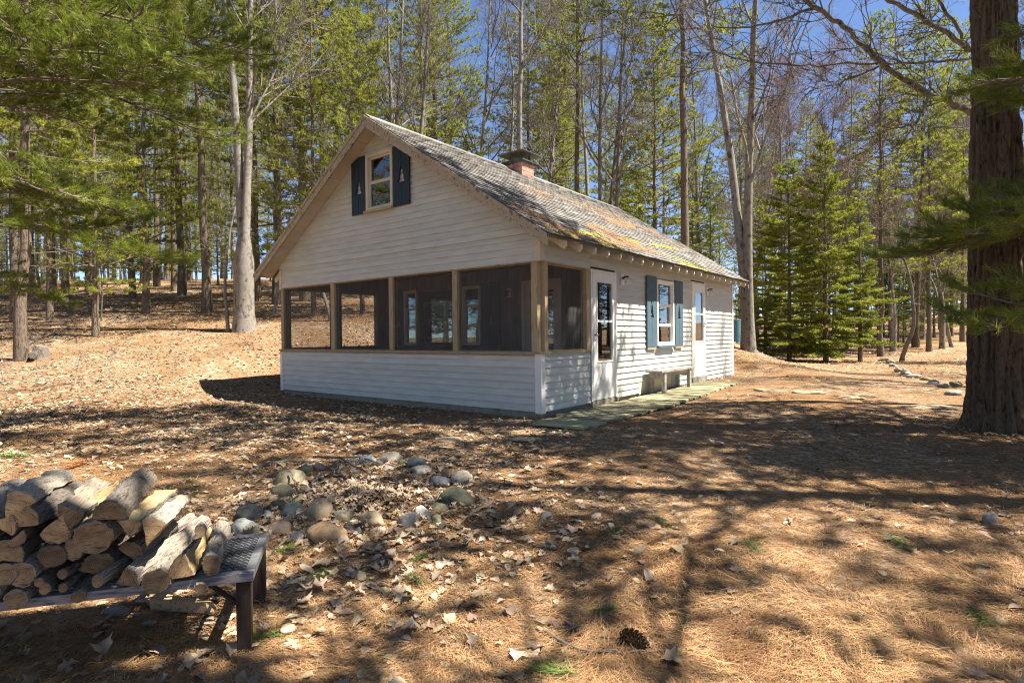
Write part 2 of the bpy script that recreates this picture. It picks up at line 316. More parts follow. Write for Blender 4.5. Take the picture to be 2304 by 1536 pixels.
def siding(par, mp, z0, z1, ext, holes=(), off=0., rng=random.Random(3)):
    """ext(z) -> (u0,u1); one wedge shaped board per course"""
    z = z0
    while z < z1-.02:
        zt = min(z+CH, z1); lo = ext(z); hi = ext(zt); zc = (z+zt)/2
        cuts = [(lo[0], hi[0], lo[1], hi[1])]
        for h in holes:
            if h[2] < zc < h[3]:
                nc = []
                for a, b, c, d_ in cuts:
                    if h[0] > a and h[0] < c: nc.append((a, b, h[0], h[0]))
                    if h[1] < c and h[1] > a: nc.append((h[1], h[1], c, d_))
                    if not (h[0] < c and h[1] > a): nc.append((a, b, c, d_))
                cuts = nc
        for a, b, c, d_ in cuts:
            if c-a < .03: continue
            tb = .021+off+rng.uniform(-.001, .001); tt = .004+off; mb = MB()
            lip = .008
            b2 = a+(b-a)*lip/(zt-z); c2 = c+(d_-c)*lip/(zt-z)
            mb.add([mp(a, 0, z), mp(c, 0, z), mp(c, tb, z), mp(a, tb, z), mp(c2, tb, z+lip), mp(b2, tb, z+lip), mp(d_, tt, zt), mp(b, tt, zt), mp(d_, 0, zt), mp(b, 0, zt)],
                   [(0, 1, 2, 3), (3, 2, 4, 5), (5, 4, 6, 7), (7, 6, 8, 9), (9, 8, 1, 0), (0, 3, 5, 7, 9), (1, 8, 6, 4, 2)])
            sub('siding_board', mb, M_siding, par)
        z = zt
# shells behind the siding
HR = [(1.36, 2.20, -.02, 2.10), (3.84, 4.70, .84, 2.12), (5.74, 6.60, .06, 2.20)]
rw = part('side_wall', walls(mapR, 1.30, L-.10, -.10, -.001, 0, 2.36, HR), M_dark)
siding(rw, mapR, 0, 2.44, lambda z: (1.36, L-.05), HR+[(3.08, 4.60, -.1, .22)])
rl = part('porch_side_wall', MB().box((-.10, .10, 0), (-.001, 1.30, .80)).box((-.10, .10, 2.09), (-.001, 1.30, 2.36)), M_dark)
siding(rl, mapR, 0, .80, lambda z: (.05, 1.33))
siding(rl, mapR, 2.095, 2.44, lambda z: (.05, 1.36))
fl = part('porch_front_wall', MB().box((-W+.1, .001, 0), (-.10, .10, .80)), M_dark)
siding(fl, mapF, 0, .80, lambda z: (-W+.05, -.075))
gw = MB(); g0, g1 = 2.09, ZR-.16
pts = [(-W+.1, g0), (0, g0), (0, zroof(0)-.09), (XM, ZR-.09), (-W+.1, zroof(-W+.1)-.09)]
gw.add([(p[0], .001, p[1]) for p in pts]+[(p[0], .09, p[1]) for p in pts], [(0, 1, 2, 3, 4), (9, 8, 7, 6, 5)]+[(i, (i+1) % 5, 5+(i+1) % 5, 5+i) for i in range(5)])
gab = part('gable_wall', gw, M_dark)
siding(gab, mapF, 2.095, 2.095+4*CH-.02, lambda z: (-W+.05, -.075))
zs = 2.095+4*CH-.02
def gext(z):
    h = (ZR-.085-z)/SLP; return (max(XM-h, -W-.02), min(XM+h, .02))
HG = [(-3.62, -2.96, 3.28, 4.22)]
siding(gab, mapF, zs, ZR-.12, gext, HG, off=.014)
mb = MB()
for mp, u0, u1 in ((mapF, -.075, .022), ):
    pass
mb.box((-.085, -.024, -.02), (.024, -.0005, .80)); mb.box((.0005, -.0005, -.02), (.024, .07, .80)); part('corner_board', mb, M_white)
mb = MB(); mb.box((-.085, -.026, 2.092), (.026, -.0005, 2.47)); mb.box((.0005, -.0005, 2.092), (.026, .07, 2.40)); part('corner_board', mb, M_trim)
mb = MB(); mb.box((-W-.024, -.024, -.02), (-W+.06, -.0005, .80)); mb.box((-W-.024, -.0005, -.02), (-W-.0005, .07, .80)); part('corner_board', mb, M_white)
mb = MB(); mb.box((-W-.024, -.024, 2.06), (-W+.06, -.0005, 2.47)); part('corner_board', mb, M_trim)
mb = MB(); mb.box((.0005, L-.06, -.02), (.026, L+.03, 2.36)); part('corner_board', mb, M_white)
# left wall: porch part with two openings, house part with a window
HL = [(.12, 1.20, .86, 2.06), (1.37, 2.44, .86, 2.06), (3.95, 4.85, .95, 2.0)]
part('left_wall', walls(mapL, .10, L-.1, -.10, -.001, 0, 2.42, HL), M_inner)
part('rear_wall', MB().box((-W, L-.10, 0), (0, L, 2.4)), M_inner)
lw = MB()
for a, b, c, d_ in HL[:2]:
    lw.box((-W-.01, a-.03, c-.03), (-W-.10+.22, a+.03, d_+.03)); lw.box((-W-.01, b-.03, c-.03), (-W+.12, b+.03, d_+.03))
    lw.box((-W-.02, a+.03, c-.04), (-W+.125, b-.03, c)); lw.box((-W-.01, a+.03, d_), (-W+.12, b-.03, d_+.03))
part('opening_trim', lw, M_plank)
for a, b, c, d_ in HL[:2]:
    part('insect_screen', MB().box((-W+.035, a+.03, c), (-W+.037, b-.03, d_)), M_screen)
part('foundation', MB().box((-W+.03, .03, -.3), (-.03, L-.03, -.003)), M_conc)
part('floor', MB().box((-W+.1, .1, 0), (-.1, L-.1, .03)), M_plank)
part('ceiling', MB().box((-W+.1, .1, 2.42), (-.1, L-.1, 2.45)), M_inner)
# posts, header and sill of the screened porch
for a, b in ((-W+.01, -W+.11), (-4.80, -4.69), (-3.14, -3.04), (-1.65, -1.55)):
    part('porch_post', MB().box((a, -.012, .835), (b, .095, 2.075)), M_wood)
part('porch_post', MB().box((-.145, -.014, .835), (-.045, .09, 2.075)), M_wood)
part('porch_post', MB().box((-.09, .015+.08, .835), (.012, .175, 2.075)), M_wood)
part('porch_post', MB().box((-.09, 1.235, .78), (.020, 1.335, 2.075)), M_wood)
part('porch_header', MB().box((-W+.0, -.018, 2.076), (-.0, .10, 2.094)), M_woodh)
part('porch_header', MB().box((-.10, .1005, 2.076), (.018, 1.335, 2.093)), M_woodh)
part('porch_sill', MB().box((-W-.035, -.045, .80), (.04, .11, .834)).box((-W, -.024, .775), (-.09, -.0185, .80)), M_woodh)
part('porch_sill', MB().box((-.09, .111, .80), (.042, 1.35, .834)), M_woodh)
xs = [-W+.11, -4.80, -4.69, -3.14, -3.04, -1.65, -1.55, -.145]
for i in range(0, 8, 2):
    s = part('insect_screen', MB().box((xs[i]+.02, .040, .852), (xs[i+1]-.02, .042, 2.058)), M_screen)
    fm = MB()
    for a, b, c, d_ in ((xs[i], xs[i]+.02, .835, 2.075), (xs[i+1]-.02, xs[i+1], .835, 2.075), (xs[i]+.02, xs[i+1]-.02, .835, .852), (xs[i]+.02, xs[i+1]-.02, 2.058, 2.075)): fm.box((a, .03, c), (b, .05, d_))
    sub('screen_frame', fm, M_plank, s)
s = part('insect_screen', MB().box((-.042, .195, .852), (-.040, 1.215, 2.058)), M_screen)
fm = MB()
for a, b, c, d_ in ((.175, .195, .835, 2.075), (1.215, 1.235, .835, 2.075), (.195, 1.215, .835, .852), (.195, 1.215, 2.058, 2.075)): fm.box((-.05, a, c), (-.03, b, d_))
sub('screen_frame', fm, M_woodh, s)
# porch back wall: vertical boards, a triple window, shutters, lamp and door
HI = [(-5.74, -3.36, .86, 2.14), (-2.22, -1.44, .03, 2.06)]
iw = part('porch_back_wall', walls(mapI, -W+.1, -.1, -.10, -.001, .03, 2.42, HI), M_dark)
rng = random.Random(5); u = -W+.1
while u < -.12:
    b = min(u+.14, -.1)
    for s, e in ((.03, 2.42),):
        segs = [(s, e)]
        for h in HI:
            if h[0]-.05 < (u+b)/2 < h[1]+.05: segs = [(q, r_) for q, r_ in ((.03, h[2]), (h[3], 2.42)) if r_-q > .02]
        for q, r_ in segs: sub('wall_plank', mbox(MB(), mapI, u+.003, b-.003, 0, .016+rng.uniform(0, .004), q, r_), M_plank, iw)
    u = b
def window(name, mp, u0, u1, z0, z1, rails, fr=.05, m=M_white, w0=-.03, sill=True, glassm=None, ledge=None, par=None):
    f = MB(); mbox(f, mp, u0, u0+fr, w0-.05, w0+.06, z0, z1); mbox(f, mp, u1-fr, u1, w0-.05, w0+.06, z0, z1)
    mbox(f, mp, u0+fr, u1-fr, w0-.05, w0+.06, z1-fr, z1); mbox(f, mp, u0+fr, u1-fr, w0-.05, w0+.06, z0, z0+fr)
    o = part(name, f, m)
    ss_ = [z0+fr]+list(rails)+[z1-fr]
    for k, (a, b) in enumerate(zip(ss_, ss_[1:])):
        st = .028; sm_ = MB(); wa = w0-.012*(k % 2); 
        mbox(sm_, mp, u0+fr, u0+fr+st, wa-.02, wa+.02, a, b); mbox(sm_, mp, u1-fr-st, u1-fr, wa-.02, wa+.02, a, b)
        mbox(sm_, mp, u0+fr+st, u1-fr-st, wa-.02, wa+.02, a, a+st); mbox(sm_, mp, u0+fr+st, u1-fr-st, wa-.02, wa+.02, b-st, b)
        sub('sash', sm_, m, o)
        sub('pane', mbox(MB(), mp, u0+fr+st, u1-fr-st, wa-.002, wa+.002, a+st, b-st), glassm or M_glass, o)
    if sill: sub('sill', mbox(MB(), mp, u0-.02, u1+.02, w0+.0605, w0+.10, z0-.03, z0+.01), ledge or m, o)
    return o
TREE = [(0, 0), (.085, 0), (.045, .085), (.062, .085), (.03, .165), (.043, .165), (0, .27)]
def shutter(mp, u0, u1, z0, z1, w0, m, zt=None, zc=None, cut=True, outer=-1):
    """two boards with half a fir tree sawn out of each meeting edge"""
    mid = (u0+u1)/2; zc = zc or z0+(z1-z0)*.42; root = part('shutter', mbox(MB(), mp, u0+.03, u1-.03, w0, w0+.012, z1-.22, z1-.17), m)
    for sgn, e in ((-1, u0), (1, u1)):
        top = z1
        if zt is not None and sgn == outer: top = zt
        p = [(e, z0), (mid+sgn*.003, z0)]
        if cut: p += [(mid+sgn*max(.003, q[0]), zc+q[1]) for q in TREE]
        p += [(mid+sgn*.003, z1), (e, top)]
        n = len(p); mb = MB(); mb.add([mp(a, w0+.012, z) for a, z in p]+[mp(a, w0+.036, z) for a, z in p], [tuple(range(n)), tuple(range(2*n-1, n-1, -1))]+[(i, (i+1) % n, n+(i+1) % n, n+i) for i in range(n)])
        sub('shutter_board', mb, m, root)
    return root
o = window('attic_window', mapF, -3.64, -2.94, 3.25, 4.24, [3.75], fr=.055, m=M_trim, w0=.02, ledge=M_wood)
shutter(mapF, -4.05, -3.66, 3.24, 4.25, .032, M_teal, zt=4.17, zc=3.60, outer=-1)
shutter(mapF, -2.925, -2.535, 3.24, 4.25, .032, M_teal, zt=4.17, zc=3.63, outer=1)
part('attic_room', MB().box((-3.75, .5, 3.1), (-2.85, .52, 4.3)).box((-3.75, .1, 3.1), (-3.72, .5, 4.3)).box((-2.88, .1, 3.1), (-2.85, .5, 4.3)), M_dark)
window('side_window', mapR, 3.85, 4.69, .83, 2.11, [1.24, 1.63], fr=.05, w0=-.01, ledge=M_teal2)
part('curtain', MB().box((-.12, 3.9, .9), (-.115, 4.64, 1.58)), M_curtain)
shutter(mapR, 3.385, 3.81, .82, 2.15, .018, M_teal2, zc=1.38); shutter(mapR, 4.74, 5.15, .82, 2.15, .018, M_teal2, zc=1.38)
for a in ((3.40, 3.79), (4.75, 5.13)): part('shutter_foot', mbox(MB(), mapR, a[0], a[1], .018, .05, .775, .815), M_wood)
# porch window: two three-light casements either side of a wide fixed pane
for a, b, rl_ in ((-5.73, -5.30, [1.28, 1.70]), (-5.23, -3.94, []), (-3.87, -3.37, [1.28, 1.70])):
    window('porch_window', mapI, a, b, .87, 2.13, rl_, fr=.035, m=M_trim if rl_ else M_inner, w0=.01, sill=False, glassm=M_glass2)
shutter(mapI, -6.12, -5.76, .86, 2.18, .02, M_teal, zc=1.3); shutter(mapI, -3.33, -2.84, .86, 2.18, .02, M_teal, zc=1.3)
fm = MB(); mbox(fm, mapI, -2.30, -2.22, -.05, .04, .03, 2.14); mbox(fm, mapI, -1.44, -1.36, -.05, .04, .03, 2.14); mbox(fm, mapI, -2.22, -1.44, -.05, .04, 2.06, 2.14)
pd = part('porch_door', fm, M_trim)
dm = MB(); mbox(dm, mapI, -2.22, -2.10, -.03, .01, .03, 2.06); mbox(dm, mapI, -1.56, -1.44, -.03, .01, .03, 2.06); mbox(dm, mapI, -2.10, -1.56, -.03, .01, 1.94, 2.06); mbox(dm, mapI, -2.10, -1.56, -.03, .01, 1.0, 1.08); mbox(dm, mapI, -2.10, -1.56, -.03, .0, .03, .6)
sub('door_leaf', dm, M_trim, pd); sub('pane', mbox(MB(), mapI, -2.10, -1.56, -.012, -.008, 1.08, 1.94), M_glass, pd); sub('pane', mbox(MB(), mapI, -2.10, -1.56, -.012, -.008, .6, 1.0), M_glass, pd)
window('left_window', mapL, 3.96, 4.84, .96, 1.99, [1.5], fr=.05, w0=-.03)
def lamp(mp, u, z, m2):
    lp = MB(); mbox(lp, mp, u-.05, u+.05, .018, .032, z-.09, z+.09); o = part('wall_lamp', lp, M_white)
    a = MB(); a.tube([mp(u, .03, z+.02), mp(u, .05, z+.035), mp(u, .10, z+.05), mp(u, .13, z+.03)], [.028, .018, .014, .03], 8); sub('lamp_arm', a, M_black, o, True)
    g = MB(); c = mp(u, .13, z); g.tube([(c[0], c[1], c[2]+.032), (c[0], c[1], c[2]+.01), (c[0], c[1], c[2]-.05), (c[0], c[1], c[2]-.075)], [.03, .045, .055, .05], 12); sub('lamp_shade', g, m2, o, True)
lamp(mapR, 2.44, 2.0, M_frost); lamp(mapR, 6.76, 2.04, M_frost); lamp(mapI, -2.62, 1.93, M_black)
def storm_door(y0, y1, z0, z1, g, hinge):
    f = MB(); w0, w1 = -.03, .035
    mbox(f, mapR, y0-.04, y0, -.06, .03, z0, z1+.035); mbox(f, mapR, y1, y1+.04, -.06, .03, z0, z1+.035); mbox(f, mapR, y0, y1, -.06, .03, z1, z1+.035)
    o = part('storm_door', f, M_white); lf = MB(); e0, e1 = y0+.13, y1-.13; zb, zm, zt = g
    lf2 = ((y0+.004, e0, z0+.01, z1-.004), (e1, y1-.004, z0+.01, z1-.004), (e0, e1, zt, z1-.004), (e0, e1, z0+.01, zb), (e0, e1, zm-.018, zm+.018))
    for a, b, c, d_ in lf2: mbox(lf, mapR, a, b, .0, w1, c, d_)
    sub('door_leaf', lf, M_white, o)
    bd = MB()
    for a, b in ((zb, zm-.018), (zm+.018, zt)):
        sub('pane', mbox(MB(), mapR, e0, e1, .012, .016, a, b), M_glass, o)
    for a, b, c, d_ in ((e0-.022, e0, zb-.022, zt+.022), (e1, e1+.022, zb-.022, zt+.022), (e0, e1, zb-.022, zb), (e0, e1, zt, zt+.022)): mbox(bd, mapR, a, b, w1+.0005, w1+.009, c, d_)
    sub('glazing_bead', bd, M_white, o)
    hy = y0+.06 if hinge else y1-.06; hz = (zb+zm)/2+.1; h = MB(); h.tube([(w1, hy, hz), (w1+.045, hy, hz)], .018, 8); h.tube([(w1+.04, hy-.05, hz), (w1+.04, hy+.05, hz)], .009, 6); sub('handle', h, M_steel, o, True)
    part('door_step', mbox(MB(), mapR, y0-.06, y1+.06, -.1, .05, z0-.11, z0-.002), M_conc)
    part('inner_door', mbox(MB(), mapR, y0, y1, -.22, -.20, z0, z1), M_inner)
storm_door(1.40, 2.17, .02, 2.06, (.64, 1.28, 1.90), True); storm_door(5.78, 6.56, .10, 2.165, (.90, 1.50, 1.98), False)
part('skirting_panel', mbox(MB(), mapR, 3.09, 4.59, -.001, .014, -.03, .218), M_soffit)

# roof
roof = None
mb = MB()
for sgn in (1, -1):
    def rp(t, y, dz):
        x = XM+sgn*t*(W/2+OX); return (x, y, ZR-SLP*t*(W/2+OX)+dz)
    mb.hexa([rp(0, YF, -.05), rp(1, YF, -.05), rp(1, YB, -.05), rp(0, YB, -.05)], [rp(0, YF, -.008), rp(1, YF, -.008), rp(1, YB, -.008), rp(0, YB, -.008)])
roof = part('roof', mb, M_deck)
def slope_pt(sgn, s, y, n):  # s metres down the slope, n metres above it
    c = 1/math.hypot(1, SLP); return (XM+sgn*(s*c+n*SLP*c), y, ZR-s*SLP*c+n*c)
SL = math.hypot(W/2+OX, ZR-ZE); EXP = .125; TW = .305
rng = random.Random(11); sh_list = []
ncourse = int(SL/EXP)+1
for sgn in (1, -1):
    for k in range(ncourse):
        s1 = min(SL+.025, (k+1)*EXP+.01)   # lower edge
        s0 = max(s1-EXP-.05, .0); y = YF-.01-(k % 2)*TW/2-rng.uniform(0, .03)
        while y < YB+.01:
            a = max(y, YF-.012); b = min(y+TW-.006, YB+.012); y += TW
            if b-a < .03: continue
            dz = rng.uniform(0, .004); lo = s1+rng.uniform(-.006, .006); cur = rng.uniform(0, .006)
            sh_list.append((sgn, s0, lo, a, b, dz, cur))
def shingle_geo(q):
    sgn, s0, s1, a, b, dz, cur = q; t = .007
    bot = [slope_pt(sgn, s0, a, -.004), slope_pt(sgn, s1, a, .006+dz), slope_pt(sgn, s1, b, .006+dz+cur), slope_pt(sgn, s0, b, -.004)]
    top = [slope_pt(sgn, s0, a, -.004+.002), slope_pt(sgn, s1, a, .006+dz+t), slope_pt(sgn, s1, b, .006+dz+cur+t), slope_pt(sgn, s0, b, -.004+.002)]
    return bot, top
camv = Vector(CAM)
def vis(q):
    c = Vector(slope_pt(q[0], (q[1]+q[2])/2, (q[3]+q[4])/2, 0)); return (c-camv).length if q[0] == 1 else 1e3
sh_list.sort(key=vis); rest = MB()
for i, q in enumerate(sh_list):
    bot, top = shingle_geo(q)
    if i < 300:
        c = Vector(bot[0]); m1 = MB(); m1.hexa([Vector(p)-c for p in bot], [Vector(p)-c for p in top]); o = sub('shingle', m1, M_shingle, roof); o.location = c
    else: rest.hexa(bot, top)
M_shingle2 = mat('grey_asphalt_shingles', (0.144, 0.137, 0.130), (0.302, 0.295, 0.277), scale=5, rough=.9, rnd=.30, island=True, bump=.6, bscale=140, bdist=.01, detail=8)
tag(sub('shingle_field', rest, M_shingle2, roof), kind='stuff')
mb = MB(); c0 = SLP*.13
for a, b in [(YF+.0+i*.9, min(YF+(i+1)*.9-.006, YB)) for i in range(11)]:
    if b <= a: continue
    m1 = MB(); m1.hexa([(XM-.13, a, ZR-c0+.012), (XM, a, ZR+.012), (XM, b, ZR+.012), (XM-.13, b, ZR-c0+.012)], [(XM-.13, a, ZR-c0+.02), (XM, a, ZR+.021), (XM, b, ZR+.021), (XM-.13, b, ZR-c0+.02)])
    m1.hexa([(XM, a, ZR+.012), (XM+.13, a, ZR-c0+.012), (XM+.13, b, ZR-c0+.012), (XM, b, ZR+.012)], [(XM, a, ZR+.021), (XM+.13, a, ZR-c0+.02), (XM+.13, b, ZR-c0+.02), (XM, b, ZR+.021)])
    sub('ridge_cap', m1, M_shingle, roof)
for yy, nm in ((YF, 1), (YB-.03, 1)):
    for sgn in (1, -1):
        m1 = MB(); tdn = .155
        def q_(t, dz): x = XM+sgn*t*(W/2+OX-.004); return (x, ZR-SLP*t*(W/2+OX-.004)+dz)
        a0, a1, b1, b0 = q_(0, -.052), q_(1, -.052), q_(1, -tdn-.02), q_(0, -tdn-.05)
        P = [a0, a1, b1, b0]
        m1.hexa([(p[0], yy-.012, p[1]) for p in P], [(p[0], yy+.02, p[1]) for p in P]); sub('rake_board', m1, M_rake, roof)
        m2 = MB(); P2 = [q_(0, -.010), q_(1, -.010), q_(1, -.075), q_(0, -.075)]
        m2.hexa([(p[0], yy-.030, p[1]) for p in P2], [(p[0], yy-.0125, p[1]) for p in P2]); sub('rake_trim', m2, M_rake, roof)
for sgn in (1, -1):   # soffit boards under the front overhang, one every 40 cm up the slope
    t = 0.0
    while t < .985:
        t2 = min(t+.105, .985)
        def q2(t_, dz): x = XM+sgn*t_*(W/2+OX); return x, ZR-SLP*t_*(W/2+OX)+dz
        m1 = MB(); A, B = q2(t+.001, -.078), q2(t2-.001, -.078)
        m1.hexa([(A[0], YF+.021, A[1]), (B[0], YF+.021, B[1]), (B[0], .0, B[1]), (A[0], .0, A[1])], [(A[0], YF+.021, A[1]+.012), (B[0], YF+.021, B[1]+.012), (B[0], .0, B[1]+.012), (A[0], .0, A[1]+.012)])
        sub('soffit_board', m1, M_soffit, roof); t = t2
for sgn in (1, -1):
    for k in range(22):
        yy = .10+k*.405; m1 = MB()
        def q3(x, dz): return (XM+sgn*(x-XM), zroof(x)+dz)
        P = [q3(-.3, -.052), q3(OX-.01, -.052), q3(OX-.01, -.12), q3(OX-.05, -.185), q3(-.3, -.19)]
        n = 5; m1.add([(p[0], yy-.02, p[1]) for p in P]+[(p[0], yy+.02, p[1]) for p in P], [tuple(range(n)), tuple(range(2*n-1, n-1, -1))]+[(i, (i+1) % n, n+(i+1) % n, n+i) for i in range(n)])
        sub('rafter_tail', m1, M_trim, roof)
# moss cushions and drifted needles lying on the shingles
rn = np.random.default_rng(4); mm = MB()
def blob(mb, c, r, fl=.5, n=6):
    vs_ = [(c[0], c[1], c[2]+r*fl)]
    for j, (rr, hh) in enumerate(((.62, .72), (1., .0))):
        for k in range(n):
            a = 2*math.pi*(k+.5*j)/n+rn.uniform(-.2, .2); q = r*rr*rn.uniform(.8, 1.2); vs_.append((c[0]+q*math.cos(a), c[1]+q*math.sin(a), c[2]+r*fl*hh*rn.uniform(.8, 1.1)-(.01+.5*r*(j == 1))))
    fs = [(0, 1+k, 1+(k+1) % n) for k in range(n)]+[(1+k, 1+n+k, 1+n+(k+1) % n, 1+(k+1) % n) for k in range(n)]; mb.add(vs_, fs)
for i in range(2600):
    u_ = rn.uniform()
    if u_ < .55: y = rn.uniform(YF+.2, YB); s = SL-abs(rn.normal(0, .10))-.01-.25*(rn.uniform() < .15)
    else: y = rn.uniform(.5, 7.5); s = SL-.35-.28*max(0, (y-1))*.55-abs(rn.normal(0, .05)); 
    dn = mnoise.noise(Vector((y*.9, s*1.1, 2.2)))
    if dn < -.05 or s < .8: continue
    blob(mm, slope_pt(1, s, y, .012), rn.uniform(.012, .038))
tag(sub('roof_moss', mm, M_moss, roof, True), kind='stuff')
def sprinkle(N, fn, ln, wd, rng_=rn):
    V_ = []; F_ = []
    for i in range(N):
        r_ = fn()
        if r_ is None: continue
        c, t, nrm = r_; t = Vector(t).normalized(); n_ = Vector(nrm); s_ = t.cross(n_).normalized()*wd/2; le = ln*rng_.uniform(.6, 1.2); b = len(V_); c = Vector(c)
        V_ += [c-t*le/2-s_, c-t*le/2+s_, c+t*le/2]; F_.append((b, b+1, b+2))
    return npmesh('needles', V_, F_)
nr_ = Vector((SLP, 0, 1)).normalized()
def roofneedle():
    u_ = rn.uniform(0, 1)
    y = rn.uniform(YF+.1, 7.5); s0 = rn.choice([SL-.20, SL-.75, SL-1.55, SL-2.3], p=[.3, .3, .3, .1])-.10*y+rn.normal(0, .16)
    if mnoise.noise(Vector((y*.55, s0*.8, 7.7))) < .0 or s0 < .4 or s0 > SL: return None
    a = rn.uniform(0, 6.28); t = Vector((math.cos(a)/math.hypot(1, SLP), math.sin(a), -SLP*math.cos(a)/math.hypot(1, SLP)))
    t += nr_*rn.uniform(-.15, .25); return slope_pt(1, s0, y, .018+rn.uniform(0, .012)), t, nr_
tag(sub('roof_needles', MB(), M_dneedle, roof), kind='stuff').data = sprinkle(34000, roofneedle, .10, .006)
bpy.data.objects['roof_needles'].data.materials.append(M_dneedle)
# chimney
cx0, cx1, cy0, cy1 = -3.40, -2.95, 3.62, 4.06
ch = part('chimney', MB().box((cx0+.006, cy0+.006, 4.2), (cx1-.006, cy1-.006, 4.93)), M_mortar)
bz = 4.32; k = 0
while bz < 4.86:
    for fce in range(2):
        if fce == 0:
            u = cx0-(.1 if k % 2 else 0)
            while u < cx1-.02:
                a, b = max(u, cx0), min(u+.2, cx1); u += .21
                if b-a > .03: sub('brick', MB().box((a, cy0, bz), (b, cy0+.05, bz+.065)), M_pink, ch)
        else:
            u = cy0+.051-(.1 if k % 2 else 0)
            while u < cy1-.02:
                a, b = max(u, cy0+.051), min(u+.2, cy1); u += .21
                if b-a > .03: sub('brick', MB().box((cx1-.05, a, bz), (cx1, b, bz+.065)), M_pink, ch)
    bz += .075; k += 1
sub('chimney_crown', MB().box((cx0-.04, cy0-.04, 4.865), (cx1+.04, cy1+.04, 4.90)).box((cx0-.06, cy0-.06, 4.902), (cx1+.06, cy1+.06, 4.935)), M_metal, ch)
cc = ((cx0+cx1)/2, (cy0+cy1)/2)
for sx in (-1, 1):
    for sy in (-1, 1): sub('cap_leg', MB().box((cc[0]+sx*.15-.012, cc[1]+sy*.15-.012, 4.9355), (cc[0]+sx*.15+.012, cc[1]+sy*.15+.012, 5.09)), M_metal, ch)
q = .36; mb = MB(); mb.add([(cc[0]-q, cc[1]-q, 5.075), (cc[0]+q, cc[1]-q, 5.075), (cc[0]+q, cc[1]+q, 5.075), (cc[0]-q, cc[1]+q, 5.075), (cc[0]-q, cc[1]-q, 5.09), (cc[0]+q, cc[1]-q, 5.09), (cc[0]+q, cc[1]+q, 5.09), (cc[0]-q, cc[1]+q, 5.09), (cc[0], cc[1], 5.16), (cc[0], cc[1], 5.145)],
    [(0, 1, 5, 4), (1, 2, 6, 5), (2, 3, 7, 6), (3, 0, 4, 7), (4, 5, 8), (5, 6, 8), (6, 7, 8), (7, 4, 8), (1, 0, 9), (2, 1, 9), (3, 2, 9), (0, 3, 9)]); sub('chimney_cap', mb, M_metal, ch)
sub('flue', MB().box((cc[0]-.12, cc[1]-.12, 4.9355), (cc[0]+.12, cc[1]+.12, 4.99)), M_metal, ch)

# ------------------------------------------------------------------ board walk, bench
bwk = empty('boardwalk', (.6, 2.7, -.1)); tag(bwk, 'mossy green-grey plank walk laid along the sunlit side wall', 'boardwalk')
rng = random.Random(8); y = -.58; k = 0
while y < 6.0:
    wd = .138; z = gz(.6, y)+.052+rng.uniform(-.004, .004); x0, x1 = .13+rng.uniform(-.03, .03)+(.10 if y < .1 else 0), 1.02+rng.uniform(-.025, .03)-.02*max(0, y-2)
    zz = z+.1; m1 = MB(); tl = rng.uniform(-.006, .006)
    m1.hexa([(x0-.6, y-2.7, zz-.028), (x1-.6, y-2.7, zz-.028+tl), (x1-.6, y+wd-2.7, zz-.028+tl), (x0-.6, y+wd-2.7, zz-.028)], [(x0-.6, y+.003-2.7, zz), (x1-.6, y+.003-2.7, zz+tl), (x1-.6, y+wd-.003-2.7, zz+tl), (x0-.6, y+wd-.003-2.7, zz)])
    sub('plank', m1, M_walk, bwk); y += wd+.016
mb = MB()
for xx in (-.3, .28): mb.box((xx-.03, -.55-2.7, -.06), (xx+.03, 5.9-2.7, .022))
sub('stringer', mb, M_walk, bwk)
bz0 = gz(.3, 4.1); bn = empty('garden_bench', (.21, 4.1, bz0)); tag(bn, 'low weathered grey plank bench standing below the shuttered side window', 'bench')
for a, b in ((-.155, -.003), (.003, .165)): sub('seat_board', MB().box((a, -.83, .425), (b, .83, .46)), M_bench, bn)
for sx in (-.12, .12):
    for sy in (-.63, .63):
        sub('leg', MB().box((sx-.03, sy-.045, -.03), (sx+.03, sy+.045, .424)), M_bench, bn)
for sy in (-.63, .63): sub('apron', MB().box((-.13, sy-.065 if sy < 0 else sy+.046, .30), (.13, sy-.046 if sy < 0 else sy+.065, .424)), M_bench, bn)
for sx in (-.105, .105): sub('rail', MB().box((sx-.012, -.58, .345), (sx+.012, .58, .424)), M_bench, bn)

# ------------------------------------------------------------------ trees: prototypes (copied with shared meshes)
class TB:
    """collects tapered tubes as triangles in numpy arrays"""
    def __init__(s): s.V = []; s.F = []; s.n = 0
    def tube(s, P, r, k):
        P = np.asarray(P, float); n = len(P); r = np.asarray(r, float)
        t = np.gradient(P, axis=0); t /= np.linalg.norm(t, axis=1)[:, None]+1e-9
        ref = np.array([.29, .83, .47]) if abs(t[0][2]) > .6 else np.array([.1, .2, .97])
        u = np.cross(t, ref); u /= np.linalg.norm(u, axis=1)[:, None]+1e-9; v = np.cross(t, u)
        a = np.arange(k)*2*math.pi/k
        vv = P[:, None, :]+(u[:, None, :]*np.cos(a)[None, :, None]+v[:, None, :]*np.sin(a)[None, :, None])*r[:, None, None]
        i = np.arange(n-1)[:, None]*k; j = np.arange(k)[None, :]; j2 = (j+1) % k
        q = np.stack([i+j, i+j2, i+k+j2, i+k+j], -1).reshape(-1, 4); s.V.append(vv.reshape(-1, 3)); s.F.append(q+s.n); s.n += n*k
    def mesh(s, name, sm=True): return npmesh(name, np.concatenate(s.V), np.concatenate(s.F), sm)
def path(p, d, ln, n, wob, g, droop=0., up_=0.):
    P = [np.array(p, float)]; d = np.array(d, float); d /= np.linalg.norm(d)
    for i in range(n):
        d = d+g.normal(0, wob, 3)+np.array([0, 0, -droop+up_*i/n]); d /= np.linalg.norm(d); P.append(P[-1]+d*ln/n)
    return np.array(P)
